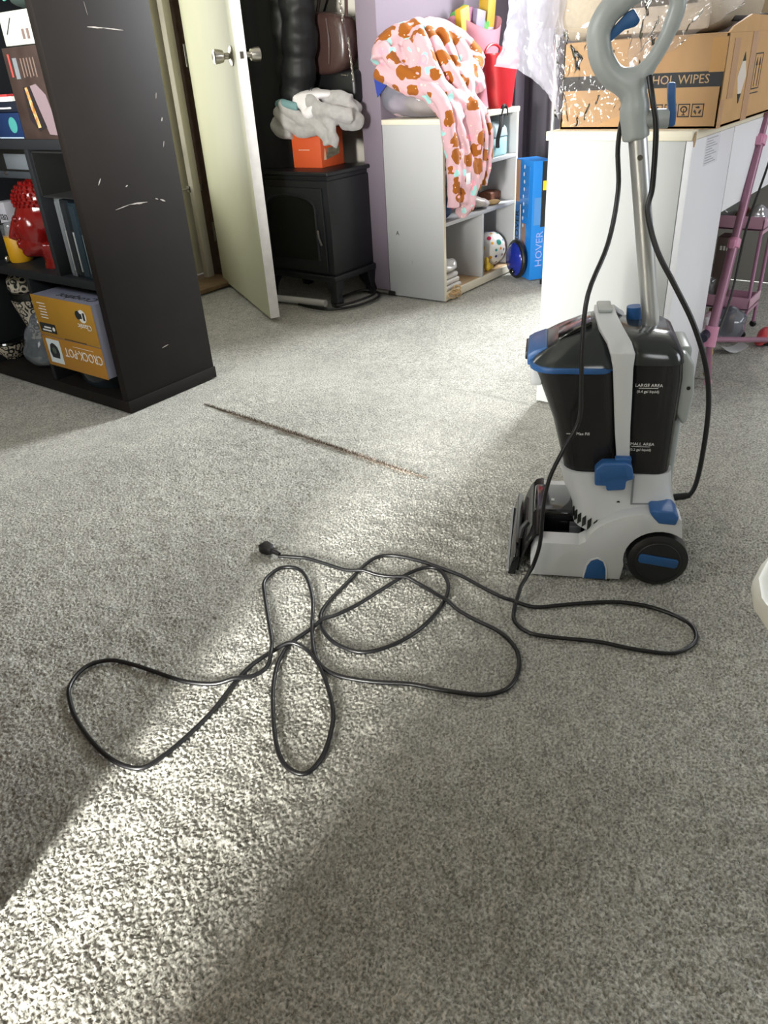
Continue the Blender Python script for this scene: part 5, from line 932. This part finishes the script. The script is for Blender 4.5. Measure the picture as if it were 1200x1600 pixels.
MB().loft([rr(0.000, 0.166, 0.030, 0.240, 0.042, 0.445), rr(0.006, 0.166, 0.034, 0.236, 0.042, 0.455), rr(0.045, 0.162, 0.06, 0.21, 0.035, 0.482), rr(0.085, 0.158, 0.085, 0.185, 0.03, 0.505), rr(0.110, 0.150, 0.105, 0.165, 0.018, 0.517)]).build('front_lid', LID, vc, angle=50)
MB().prism([(0.05, 0.478), (0.105, 0.512), (0.105, 0.519), (0.046, 0.486)], 'y', 0.082, 0.15).build('carry_recess', BLACKGL, vc, bev=0.002)
MB().loft([rr(-0.004, 0.160, 0.027, 0.243, 0.044, 0.436), rr(-0.004, 0.160, 0.027, 0.243, 0.044, 0.447)]).build('blue_trim', BLUEPL, vc, bev=0.002)
MB().prism([(-0.008, 0.434), (-0.009, 0.456), (0.004, 0.464), (0.026, 0.472), (0.03, 0.466), (0.012, 0.452), (0.004, 0.436)], 'y', 0.078, 0.192).build('nose_trim', BLUEPL, vc, bev=0.003)
MB().box(-0.013, -0.007, 0.095, 0.175, 0.440, 0.456).build('nose_slot', BLACKPL, vc, bev=0.002)
MB().prism([(0.0, 0.40), (-0.002, 0.436), (0.02, 0.436), (0.02, 0.40)], 'y', 0.06, 0.21).build('nose_guard', GREYPL, vc, bev=0.003)
# grey strap over both tanks
bp = [(0.033,0.262,0.170,0.194),(0.029,0.33,0.160,0.188),(0.025,0.394,0.152,0.184),(0.0225,0.45,0.145,0.180),(0.024,0.478,0.139,0.181),(0.040,0.495,0.132,0.174),(0.075,0.512,0.118,0.160),(0.105,0.526,0.112,0.150),(0.135,0.530,0.110,0.148),(0.165,0.526,0.112,0.150),(0.195,0.512,0.118,0.160),(0.230,0.495,0.132,0.174),(0.246,0.478,0.139,0.181),(0.2475,0.45,0.145,0.18),(0.243,0.36,0.155,0.185),(0.237,0.262,0.17,0.194)]
rings = []
for t, z, s0, s1 in bp:
    dirv = Vector((0, t-0.135, (z-0.40)*1.2 if z > 0.46 else 0)).normalized()*0.011
    rings.append([(s0, t, z), (s0, t+dirv.y*-1, z-dirv.z), (s1, t-dirv.y, z-dirv.z), (s1, t, z)])
MB().loft(rings).build('tank_strap', GREYPL, vc, bev=0.002, angle=50)
MB().prism([(0.116, 0.5265), (0.142, 0.5265), (0.142, 0.534), (0.116, 0.534)], 'y', 0.105, 0.165).build('strap_grip', GREYPL2, vc, bev=0.003)
MB().prism([(0.132,0.214),(0.130,0.25),(0.142,0.264),(0.188,0.266),(0.198,0.258),(0.204,0.231),(0.190,0.226),(0.190,0.207),(0.155,0.203),(0.154,0.214)], 'y', 0.012, 0.036).build('strap_latch', BLUEPL, vc, bev=0.004, seg=3)
MB().prism([(0.142,0.222),(0.141,0.248),(0.148,0.256),(0.185,0.258),(0.192,0.236)], 'y', 0.0105, 0.013).build('latch_face', BLUEDK, vc, bev=0.001)
MB().box(0.166, 0.196, 0.020, 0.034, 0.262, 0.272).build('latch_hinge', BLUEPL, vc, bev=0.002)
tk = 0.0355
for z, a, b in ((0.408, 'LARGE AREA', '(0.4 gal liquid)'), (0.288, 'SMALL AREA', '(0.2 gal liquid)')):
    text(a, 0.0085, PRINTW, vc, (0.2125, tk+(0.004 if z < 0.3 else 0), z+0.006), (1,0,0), UP); text(b, 0.007, PRINTW, vc, (0.212, tk+(0.004 if z < 0.3 else 0), z-0.006), (1,0,0), UP)
    MB().box(0.195, 0.229, tk-0.0002+(0.004 if z < 0.3 else 0), tk+0.0004+(0.004 if z < 0.3 else 0), z+0.0002, z+0.0012).build('level_line', PRINTW, vc)
text('Max Fill', 0.008, PRINTW, vc, (0.103, 0.037, 0.313), (1,0,0), UP); MB().box(0.072, 0.084, 0.0365, 0.0372, 0.312, 0.3135).build('level_line', PRINTW, vc)
MB().cyl((0.192, 0.175, 0.47), (0.188, 0.175, 0.520), 0.016, 0.015).build('tank_cap', BLUEPL, vc)
MB().box(0.196, 0.258, 0.095, 0.175, 0.468, 0.484).build('pole_clamp', BLUEPL, vc, bev=0.004); MB().box(0.196, 0.222, 0.084, 0.10, 0.452, 0.484).build('clamp_tab', BLUEPL, vc, bev=0.003)
MB().box(0.262, 0.288, 0.085, 0.185, 0.13, 0.47).build('rear_spine', GREYPL2, vc, bev=0.008, seg=3)
MB().prism([(0.250,0.463),(0.275,0.466),(0.291,0.445),(0.298,0.388),(0.294,0.332),(0.285,0.325),(0.273,0.345),(0.262,0.376),(0.256,0.42)], 'y', 0.062, 0.105).build('cord_hook', GREYPL2, vc, bev=0.006, seg=3)
MB().cyl((0.286, 0.063, 0.40), (0.286, 0.0605, 0.40), 0.0035).build('screw_hole', BLACKPL, vc)
# pole, handle
MB().tube([(0.226, 0.135, 0.44), (0.155, 0.135, 0.828)], 0.0155, 20).build('pole', ALU, vc)
MB().cyl((0.163, 0.1205, 0.786), (0.163, 0.117, 0.786), 0.0045).build('pole_button', DARKSTEEL, vc)
for k in range(9): MB().box(0.1965+0.0072*k-0.0052, 0.1975+0.0072*k-0.0045, 0.1205, 0.1215, 0.62-0.039*k*0.55, 0.632-0.039*k*0.55).build('pole_print', PRINTK, vc) if k < 1 else None
hdl = MB()
hdl.tube(smoothpath([(0.155, 0.135, 0.812), (0.150, 0.135, 0.84), (0.146, 0.135, 0.87), (0.140, 0.135, 0.888), (0.124, 0.135, 0.898), (0.105, 0.135, 0.910), (0.088, 0.135, 0.935), (0.082, 0.135, 0.962), (0.084, 0.135, 0.978), (0.096, 0.135, 0.998), (0.118, 0.135, 1.012), (0.142, 0.135, 1.024), (0.170, 0.135, 1.027), (0.190, 0.135, 1.018), (0.197, 0.135, 0.998), (0.187, 0.135, 0.962), (0.171, 0.135, 0.930), (0.152, 0.135, 0.902), (0.144, 0.135, 0.872)], 4), [0.0225]*8+[0.0215]*8+[0.0198]*24+[0.017]*10+[0.0135]*10+[0.012]*6+[0.0145]*7, 16)
hdl.ell((0.138, 0.135, 0.898), (0.03, 0.02, 0.022)); hdl.ell((0.148, 0.135, 0.855), (0.024, 0.024, 0.04))
remesh(hdl, 'handle', GREYPL2, vc, 0.0045, 3)
MB().prism([(0.094,0.952),(0.098,0.97),(0.122,0.994),(0.132,0.998),(0.143,0.982),(0.138,0.974),(0.120,0.970),(0.104,0.958)], 'y', 0.126, 0.144).build('trigger', BLUEDK, vc, bev=0.003)
MB().cyl((0.160, 0.135, 0.842), (0.203, 0.135, 0.842), 0.015).build('hook_post', GREYPL2, vc)
MB().loft([[(x, 0.135+y, z) for x, y in ((-0.006+o, -0.011), (0.006+o, -0.011), (0.006+o, 0.011), (-0.006+o, 0.011))] for o, z in ((0.208, 0.83), (0.208, 0.85), (0.204, 0.87), (0.2015, 0.894))]).build('cord_wrap_hook', BLUEPL, vc, bev=0.004, seg=3)
# wheels, pedal, arch
def wheel(y0, y1, o):
    s_ = 1 if y1 > y0 else -1
    w = MB().lathe([(0.001, 0), (0.046, 0), (0.050, 0.001*s_), (0.058, 0.005*s_), (0.058, abs(y1-y0)*s_), (0.001, abs(y1-y0)*s_)], (WR[0], y0, WR[1]), 40, 'y').build('wheel', BLACKPL, vc, angle=30)
    MB().lathe([(0.001, -0.0015*s_), (0.043, -0.001*s_), (0.045, 0.001*s_), (0.001, 0.001*s_)], (WR[0], y0, WR[1]), 36, 'y').build('wheel_disc', mat('charcoal_plastic', '#1d1d1e', 0.45), w)
    ca, sa = math.cos(R(-8)), math.sin(R(-8))
    P_ = [(WR[0]+x*ca-z*sa, WR[1]+0.004+x*sa+z*ca) for x, z in ((-0.038,-0.006),(-0.034,-0.010),(0.034,-0.010),(0.038,-0.006),(0.038,0.006),(0.034,0.010),(-0.034,0.010),(-0.038,0.006))]
    MB().prism(P_, 'y', y0-0.0045*s_, y0).build('wheel_bar', BLUEDK, w, bev=0.001)
wheel(-0.008, 0.03, 0); wheel(0.278, 0.24, 0)
MB().prism([(0.126,0.004),(0.131,0.035),(0.138,0.047),(0.15,0.052),(0.162,0.046),(0.168,0.03),(0.170,0.004)], 'y', -0.003, 0.002).build('blue_arch', BLUEDK, vc, bev=0.001)
MB().tube([(0.1255,-0.001,0.004),(0.130,-0.001,0.036),(0.137,-0.001,0.049),(0.15,-0.001,0.0545),(0.163,-0.001,0.048),(0.1695,-0.001,0.03),(0.1715,-0.001,0.004)], 0.0022, 6).build('arch_rim', GREYPL, vc)
MB().prism([(0.238,0.168),(0.242,0.174),(0.284,0.172),(0.294,0.160),(0.290,0.142),(0.258,0.144),(0.247,0.156)], 'y', -0.004, 0.05).build('foot_pedal', BLUEPL, vc, bev=0.004, seg=3)
rc = [(0.164,0.118,0.905),(0.172,0.105,0.87),(0.182,0.105,0.83),(0.187,0.108,0.743),(0.183,0.1,0.704),(0.203,0.08,0.644),(0.239,0.07,0.585),(0.277,0.06,0.521),(0.307,0.055,0.449),(0.324,0.055,0.374),(0.330,0.06,0.281),(0.330,0.075,0.19),(0.318,0.09,0.155),(0.292,0.095,0.15)]
MB().tube(smoothpath(rc, 6), 0.0048, 10).build('hanging_hose', CABLE, vc); MB().cyl((0.298,0.094,0.151), (0.326,0.086,0.162), 0.0075, 0.006).build('strain_relief', BLACKPL, vc)

# ================================================================== POWER CORD ON THE FLOOR
pc = thing('power_cord', 'long black power cord looped over the carpet with two pin plug', 'cord')
az = R(121.0); fwv = Vector((math.cos(az), math.sin(az), 0)); bkv = -fwv; farv = Vector((math.cos(az-math.pi/2), math.sin(az-math.pi/2), 0)); Oc = Vector((1.195, 0.571, 0))
hang = [(0.150,0.175,0.868),(0.136,0.165,0.845),(0.128,0.14,0.80),(0.128,0.10,0.738),(0.114,0.07,0.659),(0.079,0.018,0.586),(0.073,-0.004,0.503),(0.076,-0.008,0.434),(0.077,-0.010,0.365),(0.053,-0.012,0.308),(0.030,-0.015,0.248),(0.021,-0.018,0.186),(0.018,-0.02,0.098),(0.004,-0.018,0.035)]
path = [Oc + bkv*s_ + farv*t + Vector((0,0,z)) for s_, t, z in hang]
FL = [[1.1376,0.5584],[1.0826,0.5436],[1.0505,0.5238],[1.0376,0.4872],[1.0496,0.4443],[1.0814,0.3709],[1.0964,0.3112],[1.1201,0.2517],[1.1484,0.2301],[1.1821,0.2235],[1.2141,0.2381],[1.2302,0.2695],[1.2321,0.3296],[1.2111,0.3898],[1.163,0.4546],[1.1183,0.5061],[1.1006,0.5419],[1.1046,0.5668],[1.1143,0.6283],[1.1273,0.6931],[1.1283,0.7451],[1.1273,0.7977],[1.1163,0.8536],[1.094,0.885],[1.0543,0.8922],[0.9836,0.8842],[0.9172,0.8767],[0.867,0.8616],[0.8323,0.827],[0.8143,0.7814],[0.8186,0.7275],[0.8498,0.6955],[0.9,0.6749],[0.9592,0.6675],[1.0314,0.6752],[1.0802,0.6953],[1.1119,0.7266],[1.1225,0.7545],[1.1087,0.7768],[1.0701,0.7937],[1.0116,0.8051],[0.934,0.8178],[0.8621,0.839],[0.838,0.8435],[0.7989,0.8508],[0.7622,0.8524],[0.7386,0.8454],[0.7047,0.83],[0.6558,0.7931],[0.6007,0.7392],[0.5647,0.6979],[0.5463,0.6666],[0.5427,0.6401],[0.5494,0.6233],[0.5688,0.619],[0.5999,0.6256],[0.6401,0.6457],[0.6741,0.6698],[0.71,0.7098],[0.744,0.7566],[0.7634,0.7936],[0.7706,0.8223],[0.7648,0.8449],[0.7467,0.8596],[0.7195,0.8686],[0.6813,0.8727],[0.6513,0.8689],[0.6253,0.8636],[0.5586,0.8461],[0.4926,0.8392],[0.4486,0.8397],[0.4163,0.8461],[0.4018,0.8679],[0.3956,0.9077],[0.4012,0.9676],[0.4184,1.0383],[0.4429,1.0938],[0.4609,1.1167],[0.489,1.1322],[0.5175,1.133],[0.5445,1.1108],[0.5599,1.0672],[0.572,1.0039],[0.584,0.9452],[0.6065,0.8984],[0.6348,0.8669],[0.6648,0.8481],[0.6912,0.8446],[0.7182,0.8574],[0.7552,0.8911],[0.8045,0.9488],[0.8541,1.0058],[0.8834,1.0361],[0.9133,1.0458],[0.9433,1.0434],[0.9595,1.022],[0.9579,0.9923],[0.9349,0.9536],[0.8933,0.9066],[0.841,0.8611],[0.7982,0.8238],[0.766,0.7896],[0.7505,0.7591],[0.747,0.7273],[0.755,0.6937],[0.7722,0.6522],[0.801,0.599],[0.8144,0.558],[0.8311,0.5122],[0.8493,0.4759],[0.8792,0.4526],[0.9126,0.4505],[0.9559,0.4658],[0.988,0.4933],[1.0099,0.5376],[1.0168,0.5951],[1.0283,0.6565],[1.0442,0.6989],[1.0548,0.7487],[1.0507,0.7984],[1.0291,0.8641],[1.0133,0.9168],[1.0084,0.9711],[1.0033,1.0175],[0.9942,1.042],[0.9758,1.0817]]
path = smoothpath(path, 5)[:-1] + smoothpath([(x, y, 0.0) for x, y in FL], 5)
# lay the later pass over the earlier one where the cord crosses itself
P2 = np.array([tuple(p) for p in path]); n0 = len(smoothpath([Vector((0,0,0))]*len(hang), 5))-1
fl = P2[n0:, :2]; S_ = np.r_[0, np.cumsum(np.linalg.norm(np.diff(fl, axis=0), axis=1))]; Zf = np.full(len(fl), 0.0036)
Zf[:6] = np.maximum(Zf[:6], np.linspace(0.022, 0.005, 6))
for a, b in ((0.026,0.847),(1.253,5.659),(1.452,2.239),(1.813,5.441),(2.024,5.561),(2.258,4.67),(2.325,3.014),(3.045,4.124),(3.14,4.021)):
    Zf = np.maximum(Zf, 0.0036 + 0.0074*np.exp(-((S_-b)/0.022)**2))
P2[n0:, 2] = Zf
MB().tube([tuple(p) for p in P2], 0.0041, 8).build('cable', CABLE, pc, angle=80)
pgd = Vector((0.975-0.971, 1.138-1.076, 0)).normalized(); pq = Vector((0.9758, 1.0817, 0.0105))
MB().tube([pq-pgd*0.006, pq+pgd*0.018], [0.0045, 0.0065], 10).build('strain_relief', BLACKPL, pc)
pg = MB().loft([[tuple(pq+pgd*d+Vector((-pgd.y, pgd.x, 0))*a*w+Vector((0,0,b*h))) for a, b in ((-1,-1),(1,-1),(1,1),(-1,1))] for d, w, h in ((0.016, 0.007, 0.007), (0.024, 0.011, 0.0095), (0.044, 0.0135, 0.010), (0.052, 0.012, 0.009))]).build('plug', BLACKPL, pc, bev=0.002)
for s_ in (-1, 1):
    c0 = pq+pgd*0.051+Vector((-pgd.y, pgd.x, 0))*0.006*s_; sx_ = Vector((-pgd.y, pgd.x, 0))*0.0007
    MB().add([c0-sx_+Vector((0,0,-0.003)), c0+sx_+Vector((0,0,-0.003)), c0+sx_+Vector((0,0,0.003)), c0-sx_+Vector((0,0,0.003))] + [c0+pgd*0.016+q for q in (-sx_+Vector((0,0,-0.003)), sx_+Vector((0,0,-0.003)), sx_+Vector((0,0,0.003)), -sx_+Vector((0,0,0.003)))], [(0,3,2,1),(4,5,6,7),(0,1,5,4),(1,2,6,5),(2,3,7,6),(3,0,4,7)]).build('prong', STEEL, pg)

# ================================================================== CABINET AT THE VIEWER'S LEFT (shades the near carpet)
ac = thing('wooden_cabinet', 'low dark wooden cabinet with reddish brown foot at lower left frame edge', 'cabinet', (-0.17, 1.15, 0))
MAH = mat('mahogany', '#5c2f20', 0.45, noise=(20, 0.25))
MB().box(-0.30, 0.30, -0.335, 0.33, 0.03, 0.72).build('carcass', MAH, ac, bev=0.004); MB().box(-0.32, 0.31, -0.345, 0.345, 0.72, 0.745).build('top', MAH, ac, bev=0.004)
for y in (-0.32, 0.005):
    d_ = MB().box(0.30, 0.316, y, y+0.315, 0.05, 0.70).build('door', MAH, ac, bev=0.003); MB().ell((0.33, y+(0.28 if y < 0 else 0.035), 0.45), (0.012, 0.012, 0.012)).build('door_knob', DARKSTEEL, d_)
for x, y in ((0.292, -0.315), (0.292, 0.315), (-0.28, -0.315), (-0.28, 0.315)): MB().tube([(x,y,0.0), (x,y,0.035)], [0.024,0.028], 14).build('foot', MAH, ac)
bn = thing('bench_light_blocker', 'brown bench added unseen below the viewer to block low daylight', 'bench', (-0.30, -0.37, 0))  # added out of frame to block door daylight from the right-hand carpet
UPH = mat('brown_upholstery', '#5a4638', 0.85)
MB().box(-0.21, 0.21, -0.8, 0.70, 0.06, 0.50).build('blocker_base', UPH, bn, bev=0.02, seg=3); MB().box(-0.22, 0.22, -0.81, 0.71, 0.50, 0.62).build('blocker_top', UPH, bn, bev=0.035, seg=4)
for x in (-0.17, 0.17):
    for y in (-0.74, 0.72): MB().cyl((x,y,0), (x,y,0.07), 0.02).build('foot', MAH, bn)

# carpet pile last
carpet_patch()
bpy.data.scenes.remove(TMP)
